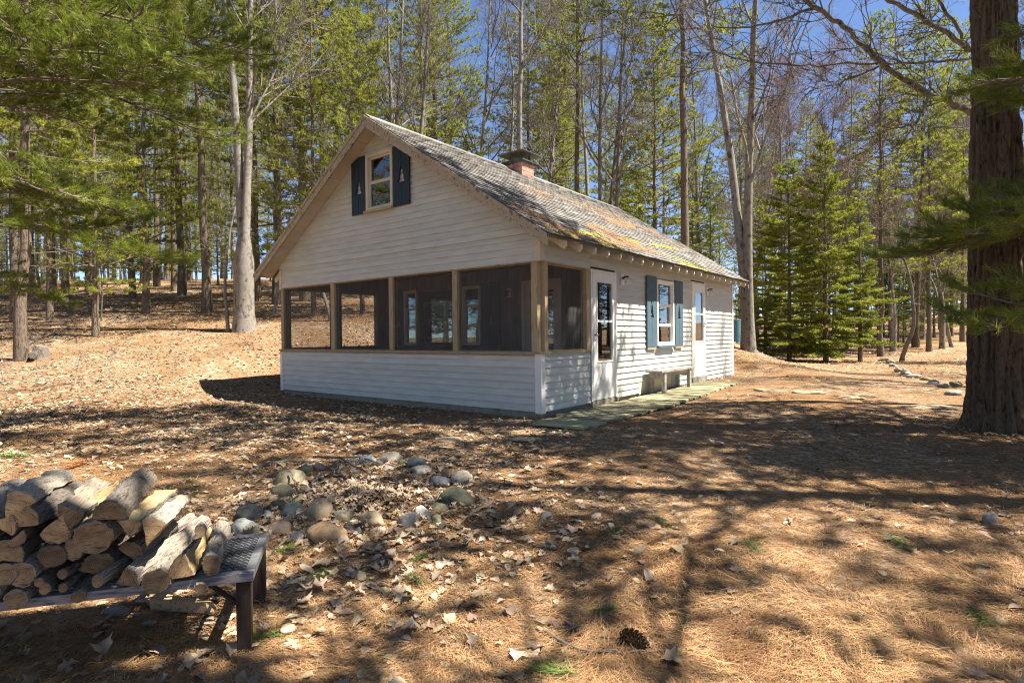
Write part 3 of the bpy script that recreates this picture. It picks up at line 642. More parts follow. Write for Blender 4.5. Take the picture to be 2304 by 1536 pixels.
def perp(d, ang_, az):
    d = d/np.linalg.norm(d); a = np.cross(d, [0, 0, 1.]); a = a/np.linalg.norm(a) if np.linalg.norm(a) > .05 else np.array([1., 0, 0]); b = np.cross(d, a)
    return d*math.cos(ang_)+(a*math.cos(az)+b*math.sin(az))*math.sin(ang_)
def tris(C_, T, Nn, ln, wd):
    """thin triangles: base centre C_, direction T, side from cross with Nn"""
    S = np.cross(T, Nn); S /= np.linalg.norm(S, axis=1)[:, None]+1e-9; S = S*(wd/2 if np.isscalar(wd) else wd[:, None]/2)
    ln = ln if np.isscalar(ln) else ln[:, None]
    V_ = np.stack([C_-S, C_+S, C_+T*ln], 1).reshape(-1, 3); return V_, np.arange(len(V_)).reshape(-1, 3)

def tufts(pos, dirs, g, n, ln, wd, spread=.9, up_=.15):
    """fans of needles at pos pointing along dirs"""
    N = len(pos); T = np.repeat(dirs, n, 0)+g.normal(0, spread*.55, (N*n, 3))+np.array([0, 0, up_]); T /= np.linalg.norm(T, axis=1)[:, None]
    C_ = np.repeat(pos, n, 0)+g.normal(0, .012, (N*n, 3)); return tris(C_, T, g.normal(0, 1, (N*n, 3)), ln*g.uniform(.6, 1.15, N*n), wd*np.ones(N*n))

def make_pine(seed, Ht, r0, crown0, blen, nW=None, tn=16, nl=.19, nw=.021, dens=1.0, dead=True, sides=10):
    g = np.random.default_rng(seed); tr = TB(); n = 14; z = np.linspace(0, Ht, n+1); lean = g.normal(0, .010, 2)
    P = np.stack([lean[0]*z+g.normal(0, .03, n+1), lean[1]*z+g.normal(0, .03, n+1), z], 1); P[0, :2] = 0; P[0, 2] = -.25
    rr = r0*(1-.93*(z/Ht)**.9); rr[0] *= 1.28; tr.tube(P, rr, sides)
    bx = lambda h: np.array([np.interp(h, z, P[:, i]) for i in range(3)])
    br = TB(); pos = []; dr = []; h = crown0*Ht
    if dead:
        hd = .10*Ht
        while hd < crown0*Ht:
            az = g.uniform(0, 6.28); q = path(bx(hd), [math.cos(az), math.sin(az), g.uniform(-.1, .35)], g.uniform(.6, 2.0), 5, .10, g, .03); br.tube(q, np.linspace(.016, .004, 6), 3)
            for _ in range(3):
                i = g.integers(2, 5); q2 = path(q[i], perp(q[i+1]-q[i], .7, g.uniform(0, 6.28)), g.uniform(.25, .7), 3, .12, g); br.tube(q2, np.linspace(.007, .003, 4), 3)
            hd += g.uniform(.25, .6)
    while h < Ht-.3:
        f = (h/Ht-crown0)/(1-crown0); Lb = blen*(1-f)**.75*(.55+.45*min(1, f*5))+.35; az0 = g.uniform(0, 6.28); nb = g.integers(4, 6)
        for k in range(nb):
            if g.uniform() < .12: continue
            az = az0+k*6.283/nb+g.normal(0, .25); Lk = Lb*g.uniform(.6, 1.15); el = .05+.5*f+g.normal(0, .1)
            q = path(bx(h), [math.cos(az), math.sin(az), el], Lk, 7, .06, g, .015, .10); br.tube(q, np.linspace(max(.010, .0125*Lk), .004, 8), 4)
            m = int((5+Lk*4.2)*dens)
            for t in g.uniform(.28, 1., m):
                i = min(int(t*7), 6); p = q[i]+(q[i+1]-q[i])*(t*7-i); dd = q[min(i+1, 7)]-q[i]; dd /= np.linalg.norm(dd)
                sd = np.cross(dd, [0, 0, 1.])*g.choice([-1, 1]); e = dd*.7+sd*.8+np.array([0, 0, g.uniform(0, .35)]); e /= np.linalg.norm(e); l2 = (.22+.35*(1-t)*Lk/2)*g.uniform(.6, 1.2)
                br.tube(np.array([p, p+e*l2]), [.006, .003], 3)
                for s_ in ((1.,) if l2 < .3 else (.6, 1.)) if l2 < .45 else (.4, .7, 1.):
                    pos.append(p+e*l2*s_+g.normal(0, .03, 3)); dr.append(e+np.array([0, 0, .25]))
            pos.append(q[-1]); dr.append(dd)
        h += g.uniform(.38, .62)*(1 if f < .6 else .8)
    V_, F_ = tufts(np.array(pos), np.array(dr), g, tn, nl, nw)
    return dict(trunk=tr.mesh('pine_trunk'), limb=br.mesh('pine_limbs'), crown=npmesh('pine_crown', V_, F_)), dict(trunk=M_pbark, limb=M_deadlimb, crown=M_needle)

def make_spruce(seed, Ht, r0, blen, mat_, crown0=.06, dens=1.):
    g = np.random.default_rng(seed); tr = TB(); z = np.linspace(0, Ht, 9); P = np.stack([g.normal(0, .015, 9), g.normal(0, .015, 9), z], 1); P[0] = (0, 0, -.2); tr.tube(P, r0*(1-.93*z/Ht), 8)
    br = TB(); pos = []; dr = []; h = crown0*Ht
    while h < Ht-.1:
        f = h/Ht; Lb = (blen*(1-f)**.85+.12)*g.uniform(.72, 1.18); nb = g.integers(4, 7); az0 = g.uniform(0, 6.28)
        for k in range(nb):
            if g.uniform() < .16: continue
            az = az0+k*6.283/nb+g.normal(0, .35); Lk = Lb*g.uniform(.45, 1.2)*(1+.22*math.sin(az+seed)); q = path([0, 0, h+g.normal(0, .08)], [math.cos(az), math.sin(az), .12+.5*f-.25*(1-f)], Lk, 5, .05, g, .05, .16)
            br.tube(q, np.linspace(.008+.006*Lk, .003, 6), 3)
            m = int((8+Lk*22)*dens)
            for t in g.uniform(.12, 1., m)**.8:
                i = min(int(t*5), 4); p = q[i]+(q[i+1]-q[i])*(t*5-i); dd = q[i+1]-q[i]; dd /= np.linalg.norm(dd); sd = np.cross(dd, [0, 0, 1.])*g.choice([-1, 1])
                e = dd*.75+sd*.75+np.array([0, 0, -.12+g.normal(0, .12)]); e /= np.linalg.norm(e); l2 = (.10+.30*(1-t)*Lk)*g.uniform(.5, 1.1)
                ns = max(1, int(l2/.055))
                for s_ in range(ns): pos.append(p+e*l2*(s_+.5)/ns); dr.append(e)
        h += g.uniform(.17, .27)
    V_, F_ = tufts(np.array(pos), np.array(dr), g, 7, .10, .026, .8, .05)
    return dict(trunk=tr.mesh('spruce_trunk'), limb=br.mesh('spruce_limbs'), crown=npmesh('spruce_crown', V_, F_)), dict(trunk=M_pbark, limb=M_deadlimb, crown=mat_)

def make_bare(seed, Ht, r0, stems=1, fork=.0, crown0=.35, spread=.8, buds=0, levels=4, sapl=False, bend=.03):
    g = np.random.default_rng(seed); tr = TB(); br = TB(); tw = []; bud = []; 
    def limb(p, d, ln, r, lv):
        n = 7 if lv == 1 else 5 if lv == 2 else 3
        q = path(p, d, ln, n, .09+.03*lv, g, 0., .10 if lv < 3 else .04); k = 6 if lv == 1 else 4 if lv == 2 else 3
        br.tube(q, np.linspace(r, max(.0035, r*.30), n+1), k)
        if lv >= levels-1:
            m = g.integers(4, 8); 
            for t in g.uniform(.15, 1, m):
                i = min(int(t*n), n-1); pp = q[i]+(q[i+1]-q[i])*(t*n-i); e = perp(q[i+1]-q[i], g.uniform(.35, .9), g.uniform(0, 6.28)); tw.append((pp, e, g.uniform(.18, .55)))
            return
        m = g.integers(4, 8) if lv == 1 else g.integers(4, 7)
        for t in np.sort(g.uniform(.22, .98, m)):
            i = min(int(t*n), n-1); pp = q[i]+(q[i+1]-q[i])*(t*n-i); e = perp(q[i+1]-q[i], g.uniform(.45, .95), g.uniform(0, 6.28)); limb(pp, e+np.array([0, 0, .2]), ln*g.uniform(.35, .6)*(1.15-.5*t), r*(1-.65*t)*.6, lv+1)
        limb(q[-1], q[-1]-q[-2], ln*.45, max(.006, r*.32), lv+1)
    az0 = g.uniform(0, 6.28)
    for s_ in range(stems):
        hh = Ht*g.uniform(.85, 1.0); n = 14
        if stems == 1: d0 = np.array([g.normal(0, bend), g.normal(0, bend), 1])
        else: a = az0+s_*6.283/stems+g.normal(0, .3); d0 = np.array([math.cos(a)*.10*spread, math.sin(a)*.10*spread, 1])
        off = np.array([0, 0, -.25]) if stems == 1 or fork > 0 else np.array([d0[0]*1.8*r0*4, d0[1]*1.8*r0*4, -.25])
        if fork > 0 and stems > 1:
            base = path([0, 0, -.25], [0, 0, 1], Ht*fork, 4, .015, g); q = np.concatenate([base, path(base[-1], d0, hh*(1-fork), n-4, bend, g, 0, .02)[1:]])
        else: q = path(off, d0, hh, n, bend, g, 0, .01)
        z = np.linspace(0, 1, len(q)); rs = r0*(1-.88*z**.85)*(1 if stems == 1 else g.uniform(.62, .8))
        if fork > 0 and stems > 1: rs[:4] = r0*np.linspace(1.05, .9, 4)
        rs[0] *= 1.35; tr.tube(q, rs, 10)
        nb = int((hh*(1-crown0))*(1.6 if not sapl else 2.4)/(1 if stems == 1 else 1.4))
        for t in np.sort(g.uniform(crown0, .97, nb)):
            i = min(int(t*(len(q)-1)), len(q)-2); pp = q[i]+(q[i+1]-q[i])*(t*(len(q)-1)-i); e = perp(np.array([0, 0, 1.]), g.uniform(.45, 1.05)*(1.1-.4*t), g.uniform(0, 6.28)); limb(pp, e, Ht*.24*(1.15-.75*t)*g.uniform(.6, 1.25), max(.008, rs[i]*.42), 1)
    T_ = np.array([e for _, e, _ in tw]); T_ /= np.linalg.norm(T_, axis=1)[:, None]; C_ = np.array([p for p, _, _ in tw]); ln = np.array([l_ for _, _, l_ in tw])
    V1, F1 = tris(C_, T_, g.normal(0, 1, T_.shape), ln, .0105*np.ones(len(ln))); V2, F2_ = tris(C_+T_*ln[:, None]*.35, perp3(T_, g), g.normal(0, 1, T_.shape), ln*.6, .008*np.ones(len(ln))); V3, F3 = tris(C_+T_*ln[:, None]*.6, perp3(T_, g), g.normal(0, 1, T_.shape), ln*.5, .008*np.ones(len(ln)))
    crown = npmesh('bare_twigs', np.concatenate([V1, V2, V3]), np.concatenate([F1, F2_+len(V1), F3+len(V1)+len(V2)]))
    parts = dict(trunk=tr.mesh('bare_trunk'), limb=br.mesh('bare_limbs'), crown=crown); ms = dict(trunk=M_gbark, limb=M_gbark, crown=M_twig)
    if buds:
        tip = np.concatenate([C_+T_*ln[:, None], C_+T_*ln[:, None]*.6]); tip = tip[g.uniform(size=len(tip)) < buds]; Tn = g.normal(0, 1, tip.shape); Tn /= np.linalg.norm(Tn, axis=1)[:, None]
        V4, F4 = tris(tip, Tn, g.normal(0, 1, tip.shape), .045, .035*np.ones(len(tip))); parts['bud'] = npmesh('tree_buds', V4, F4); ms['bud'] = M_bud
    return parts, ms
def perp3(T_, g):
    e = T_+g.normal(0, .45, T_.shape); return e/np.linalg.norm(e, axis=1)[:, None]

PROTO = {
 'pineA': make_pine(1, 21, .20, .34, 3.6), 'pineB': make_pine(2, 19, .17, .26, 3.3), 'pineC': make_pine(3, 22, .21, .45, 3.2),
 'pineLow': make_pine(4, 14, .15, .13, 3.0, dead=False, dens=1.1),
 'pineHigh': make_pine(6, 20, .22, .36, 3.8, nl=.20, nw=.024, tn=12, dead=False, dens=.95),
 'spruce': make_spruce(7, 8.6, .10, 2.3, M_spruce, dens=.85), 'spruceB': make_spruce(8, 7.0, .085, 2.1, M_spruce, crown0=.13, dens=.8), 'fir': make_spruce(9, 12, .13, 1.9, M_fir, crown0=.2, dens=.5),
 'bareA': make_bare(21, 18, .17), 'bareB': make_bare(22, 19, .19, crown0=.45, bend=.045), 'fork': make_bare(23, 19, .27, stems=2, fork=.16, crown0=.42, spread=.28, bend=.02),
 'clump': make_bare(24, 17, .21, stems=3, crown0=.32, spread=1.2), 'budded': make_bare(25, 15, .13, stems=2, fork=.2, crown0=.28, buds=.5, spread=1.6),
 'sapling': make_bare(26, 6.5, .035, crown0=.15, sapl=True, levels=3, bend=.05), 'pair': make_bare(27, 18, .26, stems=2, crown0=.30, spread=.12, bend=.02),
}
PN = dict(pineA='white_pine', pineB='white_pine', pineC='white_pine', pineLow='white_pine', pineHigh='white_pine', spruce='spruce_tree', spruceB='spruce_tree', fir='fir_tree',
          bareA='bare_tree', bareB='bare_tree', fork='bare_tree', clump='bare_tree', budded='budding_tree', sapling='sapling', pair='bare_tree')
PC = dict(white_pine='pine tree', spruce_tree='spruce tree', fir_tree='fir tree', bare_tree='bare tree', budding_tree='maple tree', sapling='sapling')
PARTN = dict(trunk='trunk', limb='limbs', crown='crown', bud='buds')
trng = random.Random(77)
LMK = [(-60, 'beyond the left picture edge'), (90, 'behind the leftmost thick pine'), (180, 'behind the slim pale pine at left'), (260, 'behind the short slender pine'), (360, 'under the long drooping bough'), (440, 'behind the highest bank pine'), (530, 'just left of the grey double maple'), (620, 'just right of the grey double maple'), (760, 'left of the gable peak'), (860, 'right behind the gable peak'), (960, 'behind the multi-stemmed tree'), (1080, 'left of the chimney'), (1180, 'behind the chimney'), (1290, 'right of the chimney'), (1400, 'over the ridge end'), (1520, 'behind the bushy pine on the roof slope'), (1640, 'left of the twin-stem maple'), (1740, 'right of the twin-stem maple'), (1840, 'behind the left spruce'), (1930, 'behind the tallest bright spruce'), (2000, 'behind the rightmost bright spruce'), (2080, 'beside the slim leaning stem'), (2170, 'just left of the massive pine'), (2600, 'behind the massive pine')]
def far_label(kn, px, d, kd):
    pl_ = next(t for x, t in LMK if px < x); ds = 'nearer' if d < 48 else 'distant' if d < 66 else 'farthest'; lk = {'pineA': 'tall', 'pineB': 'slender', 'pineC': 'high-crowned', 'pineLow': 'bushy', 'bareA': 'pale', 'bareB': 'straight', 'fir': 'pointed', 'budded': 'red-budded'}[kd]
    return f'{ds} {lk} {kn} in the woods {pl_}', f'{kn}s deep in the woods {pl_}'
def tree(kind, px, d, sc_=1., tk=1., label='', group=None, rz=None, a=None, bark=None, lean=None):
    a = (px-1152)/FPX*d if a is None else a; cs_ = trng.uniform(.82, 1.22)
    x, y = ad(a, d); z = gz(x, y); parts, ms = PROTO[kind]
    e = empty(PN[kind], (x, y, z), trng.uniform(0, 6.28) if rz is None else rz); e.scale = (sc_,)*3
    if lean: e.rotation_euler = (lean[0], lean[1], e.rotation_euler.z)
    for k, me_ in parts.items():
        o = ob(PARTN[k], me_, ms[k], e)
        if k != 'trunk': o.scale = (cs_, cs_, 1)
        if k == 'trunk':
            o.scale = (tk, tk, 1)
            if bark: o.material_slots[0].link = 'OBJECT'; o.material_slots[0].material = bark
    tag(e, label, PC[PN[kind]], group); return e
G1 = 'pine trunks on the leafy hillside'; G2 = 'bare trees rising behind the cottage roof'; G3 = 'young evergreens right of the cottage'; G4 = 'distant woodland trunks on the right'; G5 = 'trees standing outside the picture'
# left hillside
tree('pineB', 48, 13.5, 1.0, .78, 'thick leaning pine at the far left edge beside a rotting stump', G1, lean=(0, .03))
tree('pineA', 35, 19, .9, .75, 'straight pine just behind the thick pine at the left edge', G1)
tree('pineB', 113, 19.5, .9, .62, 'slim lichen-pale pine, second trunk right of the left-edge pine', G1)
tree('pineA', 148, 23, .95, .75, 'pine with pale trunk half hidden by a drooping green bough at left', G1)
tree('pineLow', 216, 16.5, .72, .85, 'short slender pine with green low boughs on the left hillside', G1)
tree('sapling', 230, 19, .9, 1, 'thin sapling close behind the short slender pine on the left hillside', G1)
tree('pineC', 412, 27, 1.0, .85, 'straight brown pine highest on the bank, left of the grey double maple', G1)
tree('pineA', 394, 29, 1.0, .7, 'slim pine touching the left side of the highest bank pine', G1)
tree('pineC', 467, 21, .95, .78, 'pine trunk with mossy foot between the bank pine and the grey maple', G1)
tree('sapling', 511, 16.8, 1.15, 1.5, 'crooked bare sapling close to the left of the grey double maple', G1)
tree('fork', 551, 17, 1.0, 1.04, 'large pale grey maple with two parallel stems left of the cottage', rz=.6, bark=M_gbark)
tree('pineA', 581, 24, .95, .62, 'dark pine right behind the grey double maple', G1)
tree('sapling', 614, 20, 1.2, 1.6, 'thin pole-like tree seen just left of the cottage eave', G1)
tree('pineB', 708, 19.5, .9, .5, 'thin pine seen through the leftmost screened porch bay', G1)
tree('sapling', 748, 18.5, 1.1, 1.8, 'crooked stem seen through the porch beside the leftmost inner post', G1)
tree('pineLow', 816, 20, .75, .7, 'small pine seen through the second screened porch bay', G1)
tree('pineB', 75, 27, 1, .8, 'tall straight pine between the two leftmost background trunks', G1)
tree('pineC', 205, 28, 1.05, .85, 'smooth pale pine trunk rising above the drooping bough at left', G1)
tree('pineLow', 300, 26, .95, 1, 'bushy yellow-green pine on the left skyline above the drooping bough', G1)
tree('pineA', 355, 33, 1.05, .8, 'far pine standing left of the highest bank pine', G1)
# behind the cottage
tree('pineA', 690, 24, 1.1, 1.1, 'full bright green pine towering left of the gable peak', G2)
tree('bareA', 640, 30, 1.05, 1., 'pale bare tree in the gap between the grey maple and the gable', G2)
tree('pineLow', 760, 31, 1.45, 1.3, 'broad bright pine directly behind the gable peak', G2)
tree('pineLow', 985, 30, 1.4, 1.2, 'broad green pine behind the multi-stem tree on the roof line', G2)
tree('clump', 905, 22, 1.0, .9, 'pale multi-stemmed bare tree rising just right of the gable peak', G2, rz=1.2)
tree('bareA', 1085, 27, 1.0, .9, 'bare tree with crooked limbs left of the chimney', G2)
tree('bareB', 1178, 20.5, 1.0, .85, 'straight dark bare trunk rising behind the chimney cap', G2)
tree('bareB', 1130, 31, 1., .8, 'far thin bare tree on the left side of the chimney', G2)
tree('bareA', 1222, 29, 1.0, .85, 'pale slanting bare tree just right of the chimney', G2, lean=(.05, -.05))
tree('pineC', 1298, 26, .95, .8, 'dark pine trunk midway along the roof ridge', G2)
tree('clump', 1372, 24, 1.0, .95, 'wide forked bare tree with white limbs over the ridge end', G2, rz=2.6)
tree('bareB', 1330, 34, 1.05, .9, 'far white-limbed bare tree behind the forked tree on the ridge', G2)
tree('fir', 1440, 32, .65, .9, 'small dark fir left of the bushy pine behind the roof slope', G2)
tree('pineLow', 1478, 26, .95, .8, 'tall bushy pine rising behind the far roof slope', G2)
tree('pineC', 1545, 22.5, .95, .95, 'pine with thick mottled trunk behind the far roof slope', G2)
tree('bareA', 1590, 29, 1.0, .85, 'bare tree between the mottled pine and the twin-stem maple', G2)
tree('fir', 1600, 24, .62, .8, 'dark young fir half hidden behind the far eave', G2)
tree('pair', 1683, 17.3, 1.0, .92, 'twin-stem pale maple standing close behind the far cottage corner', rz=2.2)
tree('fir', 1560, 36, .85, .9, 'far dark fir behind the mottled pine', G2)
tree('pineB', 1020, 38, 1.1, .9, 'far slender pine above the roof left of the chimney', G2)
tree('pineLow', 1250, 40, 1.0, 1.0, 'far low green pine right of the chimney', G2)
tree('pineA', 840, 36, 1.15, .9, 'far pine behind the multi-stem tree, left of it', G2)
for i in range(60):
    px = trng.choice([trng.uniform(-20, 640), trng.uniform(-20, 640), trng.uniform(1640, 2170)]); d = trng.uniform(30, 52); kd = trng.choice(['pineLow', 'pineLow', 'sapling', 'fir']); kn = PC[PN[kd]]; pl_ = next(t for x, t in LMK if px < x)
    tree(kd, px, d, trng.uniform(.28, .5) if kd != 'sapling' else trng.uniform(.7, 1.1), 1.2, f'{"nearer" if d < 40 else "farther"} waist-high young {kn} in the undergrowth {pl_}', f'undergrowth {kn}s {pl_}')
tree('pineLow', 625, 23, 1.15, 1.1, 'bright bushy pine between the grey double maple and the gable', G2)
tree('pineLow', 735, 26, 1.3, 1.1, 'bright bushy pine over the left roof edge near the peak', G2)
tree('pineLow', 955, 26, 1.25, 1.0, 'bright bushy pine right behind the multi-stemmed tree', G2)
tree('pineLow', 330, 21, .95, .9, 'sunlit bushy pine above the tip of the drooping bough', G1)
tree('pineA', 120, 26, 1.0, .8, 'sunlit pine at the upper left behind the slim pale pine', G1)
# right of the cottage
tree('spruceB', 1722, 25, .95, 1, 'dark spruce next to the twin-stem maple', G3)
tree('spruce', 1776, 23, .95, 1.1, 'spruce with bare lower trunk left of the brightest spruce', G3)
tree('spruce', 1858, 22, 1.04, 1, 'tallest bright yellow-green spruce on the right', G3)
tree('spruceB', 1805, 27, 1.0, 1, 'small spruce tucked behind the brightest spruce', G3)
tree('spruceB', 1935, 22.5, .98, 1.1, 'spruce with sunlit drooping boughs, rightmost of the bright evergreens', G3)
tree('fir', 1905, 30, .8, .9, 'dark fir behind the gap between the two brightest spruces', G3)
tree('sapling', 2027, 22.5, 1.05, 2.6, 'slim leaning pale stem standing alone right of the spruces', G4, lean=(0, -.02))
tree('pineB', 1982, 27, .85, .95, 'stout pine trunk just left of the slim leaning stem', G4)
tree('pineC', 2060, 31, .85, .95, 'dark pine trunk first right of the slim leaning stem', G4)
tree('pineB', 2090, 29, .85, .85, 'pine trunk second right of the slim leaning stem', G4)
tree('pineLow', 2140, 38, .9, .9, 'soft green pine left of the large dark trunk', G4)
tree('sapling', 2146, 31, 1.2, 2.6, 'crooked thin trunk close left of the large dark pine', G4)
tree('pineA', 2166, 34, .9, .75, 'straight far trunk touching the large dark pine on its left', G4)
for px, d, s_ in ((1702, 33, 1.15), (1760, 30, 1.1), (1830, 31, 1.15), (1880, 26.5, 1.05), (1950, 33, 1.1), (2010, 29, 1.0), (2075, 36, 1.1), (2120, 30, .95), (2190, 35, 1.1)):
    tree('budded', px, d, s_, 1, f'leafless maple with a haze of red buds, skyline {next(t for x, t in LMK if px < x)}', 'red-budded maples on the right skyline')
for i in range(96):
    px = trng.choice([trng.uniform(-60, 620), trng.uniform(-60, 1250), trng.uniform(1250, 2360)]); d = trng.uniform(36, 90)
    kd = trng.choice(['pineA', 'pineLow', 'pineC', 'bareA', 'bareB', 'fir', 'fir', 'pineLow'] if px > 1300 else ['pineA', 'pineC', 'pineC', 'bareA', 'bareB', 'bareB', 'pineB'])
    side = 'left of the cottage' if px < 620 else 'above the cottage roof' if px < 1600 else 'right of the cottage'
    kn = PC[PN[kd]]
    tree(kd, px, d, trng.uniform(.85, 1.15), trng.uniform(.7, 1.1), *far_label(kn, px, d, kd))
# trees outside the frame whose shade falls into it
for a, d, s_, nm in ((7.9, 3.0, .95, ''), (11.0, 4.6, .95, ''), (4.4, 1.0, .9, ''), (9.4, 6.8, .85, '')):
    tree('pineHigh', 0, d, s_, 1.1, 'tall pine outside the picture on the right, shading the yard', G5, a=a)
for a, d, k in ((-4, -5, 'pineA'), (1, -8, 'pineC'), (6, -6, 'pineA'), (-9, -2.5, 'pineB'), (-1, -13, 'bareA'), (9, -11, 'pineB'), (-8, -10, 'pineC')):
    tree(k, 0, d, 1, 1, 'tall tree outside the picture behind the viewer', G5, a=a)
for i in range(55):
    px = trng.uniform(-100, 2400); d = trng.uniform(55, 110); kd = trng.choice(['pineLow', 'fir', 'pineC', 'pineB', 'bareA', 'bareB']); kn = PC[PN[kd]]
    side = 'left of the cottage' if px < 620 else 'above the cottage roof' if px < 1600 else 'right of the cottage'
    tree(kd, px, d, trng.uniform(.9, 1.3), 1, *far_label(kn, px, d, kd))
for i in range(75):
    an = trng.choice([trng.uniform(R(48), R(105)), trng.uniform(R(235), R(312))]); rr_ = trng.uniform(30, 62); kd = trng.choice(['pineA', 'pineB', 'pineLow', 'pineLow', 'fir'])
    tree(kd, 0, math.cos(an)*rr_, trng.uniform(.85, 1.1), 1, 'tall tree outside the picture beside the yard', G5, a=math.sin(an)*rr_)
for i in range(26):
    px = trng.uniform(1640, 2200); d = trng.uniform(33, 62); kd = trng.choice(['pineLow', 'fir', 'pineB', 'pineC', 'bareA']); kn = PC[PN[kd]]; tree(kd, px, d, trng.uniform(.6, 1.0), 1, *far_label(kn, px, d, kd))
for i in range(60):
    an = trng.uniform(R(48), R(312)); rr_ = trng.uniform(17, 48); kd = trng.choice(['pineA', 'pineB', 'pineLow', 'bareA', 'fir'])
    aa, dd = math.sin(an)*rr_, math.cos(an)*rr_
    if aa > 0 and dd > -3 and rr_ < 30: continue
    tree(kd, 0, dd, trng.uniform(.85, 1.1), 1, 'tall tree outside the picture behind the viewer', G5, a=aa)
tree('pair', 0, 11.3, .85, .8, 'bare maple outside the picture on the right, casting branch shadows', G5, a=12.6, rz=.5)
tree('bareA', 0, 13.5, .9, .9, 'second bare maple outside the picture on the right', G5, a=15.5)

# ------------------------------------------------------------------ large pine at the right edge, with furrowed bark
def big_trunk():
    g = np.random.default_rng(5); na_ = 150; zs_ = np.concatenate([np.linspace(-.25, 5.5, 190), np.linspace(5.7, 19, 40)]); a = np.arange(na_)*2*math.pi/na_
    Z, A = np.meshgrid(zs_, a, indexing='ij')
    r_ = .275*(1-Z/21.5)+.045*np.exp(-np.clip(Z, 0, 9)/1.6)+.10*np.exp(-np.clip(Z+.1, 0, 9)/.22)*(1+.35*np.sin(5*A+.7)+.2*np.sin(3*A))
    dsp = np.zeros_like(Z)
    for i in range(Z.shape[0]):
        z = zs_[i]
        for k in range(na_):
            x_, y_ = math.cos(a[k]), math.sin(a[k]); wv = .35*mnoise.noise(Vector((x_*2, y_*2, z*1.6)))
            n1 = mnoise.noise(Vector((x_*5.2+wv, y_*5.2-wv, z*.85))); n2 = mnoise.noise(Vector((x_*13, y_*13, z*5)))
            n3 = mnoise.noise(Vector((x_*4+7, y_*4, z*4.2+n1*2))); dsp[i, k] = (1-min(1., abs(n1)*2.8))*-.050-(1-min(1., abs(n3)*7))*.016+n2*.012
    r_ = r_+dsp; lx = -.012*Z
    V_ = np.stack([r_*np.cos(A)+lx*R2[0], r_*np.sin(A)+lx*R2[1], Z], -1).reshape(-1, 3); n = len(zs_)
    i = np.arange(n-1)[:, None]*na_; j = np.arange(na_)[None, :]; j2 = (j+1) % na_
    return npmesh('big_trunk', V_, np.stack([i+j, i+j2, i+na_+j2, i+na_+j], -1).reshape(-1, 4), True)
a_, d_b = (2248-1152)/FPX*6.55, 6.55; bx_, by_ = ad(a_, d_b)
bp_ = empty('white_pine', (bx_, by_, gz(bx_, by_))); tag(bp_, 'massive dark pine with deeply furrowed bark at the right edge', 'pine tree')
ob('trunk', big_trunk(), M_bigbark, bp_); ph, phm = PROTO['pineHigh']
ob('limbs', ph['limb'], phm['limb'], bp_); ob('crown', ph['crown'], phm['crown'], bp_)
pl_, plm_ = PROTO['pineC']; ob('crown', pl_['crown'], plm_['crown'], bp_)  # second crown, out of view, added to deepen the shade at left middle
# bare tree hidden behind that trunk: its limbs arch over the right side
lm = TB()
def limbpx(pts, d0_, d1, r0, r1, sub_=True, g=np.random.default_rng(9)):
    n = len(pts); P = np.array([pdep(p[0], p[1], d0_+(d1-d0_)*i/(n-1)) for i, p in enumerate(pts)]); t = np.linspace(0, n-1, n*4)
    Q = np.stack([np.interp(t, np.arange(n), P[:, k]) for k in range(3)], 1); Q[1:-1] = (Q[:-2]+2*Q[1:-1]+Q[2:])/4; Q += g.normal(0, .012, Q.shape); lm.tube(Q, np.linspace(r0, r1, len(Q)), 7)
    if sub_:
        for _ in range(int(n*3)):
            i = g.integers(3, len(Q)-1); q = path(Q[i], perp(Q[min(i+1, len(Q)-1)]-Q[i-1], g.uniform(.5, 1.1), g.uniform(0, 6.28)), g.uniform(.4, 1.3), 5, .15, g, 0, .08); lm.tube(q, np.linspace(r0*.22, .004, 6), 3)
            for _2 in range(5):
                j = g.integers(1, 5); q2 = path(q[j], perp(q[j+1]-q[j], g.uniform(.4, .9), g.uniform(0, 6.28)), g.uniform(.2, .6), 3, .15, g); lm.tube(q2, np.linspace(.006, .003, 4), 3)
limbpx([(2235, 282), (2180, 252), (2100, 215), (2010, 165), (1950, 110), (1900, 60), (1850, 25), (1790, -15), (1740, -40)], 8.6, 8.0, .048, .026)
limbpx([(2235, 150), (2180, 112), (2110, 62), (2010, 5), (1960, -30)], 8.6, 8.2, .042, .024)
limbpx([(2230, 128), (2150, 135), (2050, 142), (1950, 143), (1850, 147), (1750, 147), (1650, 130), (1590, 110)], 8.6, 7.6, .020, .008)
limbpx([(1975, 150), (1920, 175), (1860, 195), (1790, 208), (1700, 222)], 8.2, 7.8, .015, .006)
limbpx([(2180, 112), (2150, 55), (2110, 0), (2080, -30)], 8.6, 8.5, .026, .015)
limbpx([(1830, 20), (1760, 45), (1690, 60), (1600, 62)], 8.05, 7.6, .02, .008)
limbpx([(2090, 215), (2060, 280), (2010, 288), (1960, 285)], 8.4, 8.2, .02, .006)
ax, ay = ad((2250-1152)/FPX*8.7, 8.7); hb = empty('bare_tree', (ax, ay, gz(ax, ay))); tag(hb, 'bare tree mostly hidden by the massive pine, long lichened limbs arching left', 'bare tree')
M_lich = mat('lichened_dark_limb', (.05, .042, .034), (.20, .185, .15), (.10, .085, .07), scale=9, rough=.9, bump=.4)
o = ob('limbs', lm.mesh('arching_limbs'), M_lich, hb, loc=(-ax, -ay, -gz(ax, ay)))
tt = TB(); tt.tube(np.array([(0, 0, -.2), (.0, .02, 1.5), (.02, .02, 4.), (.05, .0, 7), (.05, .05, 12)]), [.16, .13, .12, .10, .03], 9); ob('trunk', tt.mesh('hid_trunk'), M_gbark, hb)

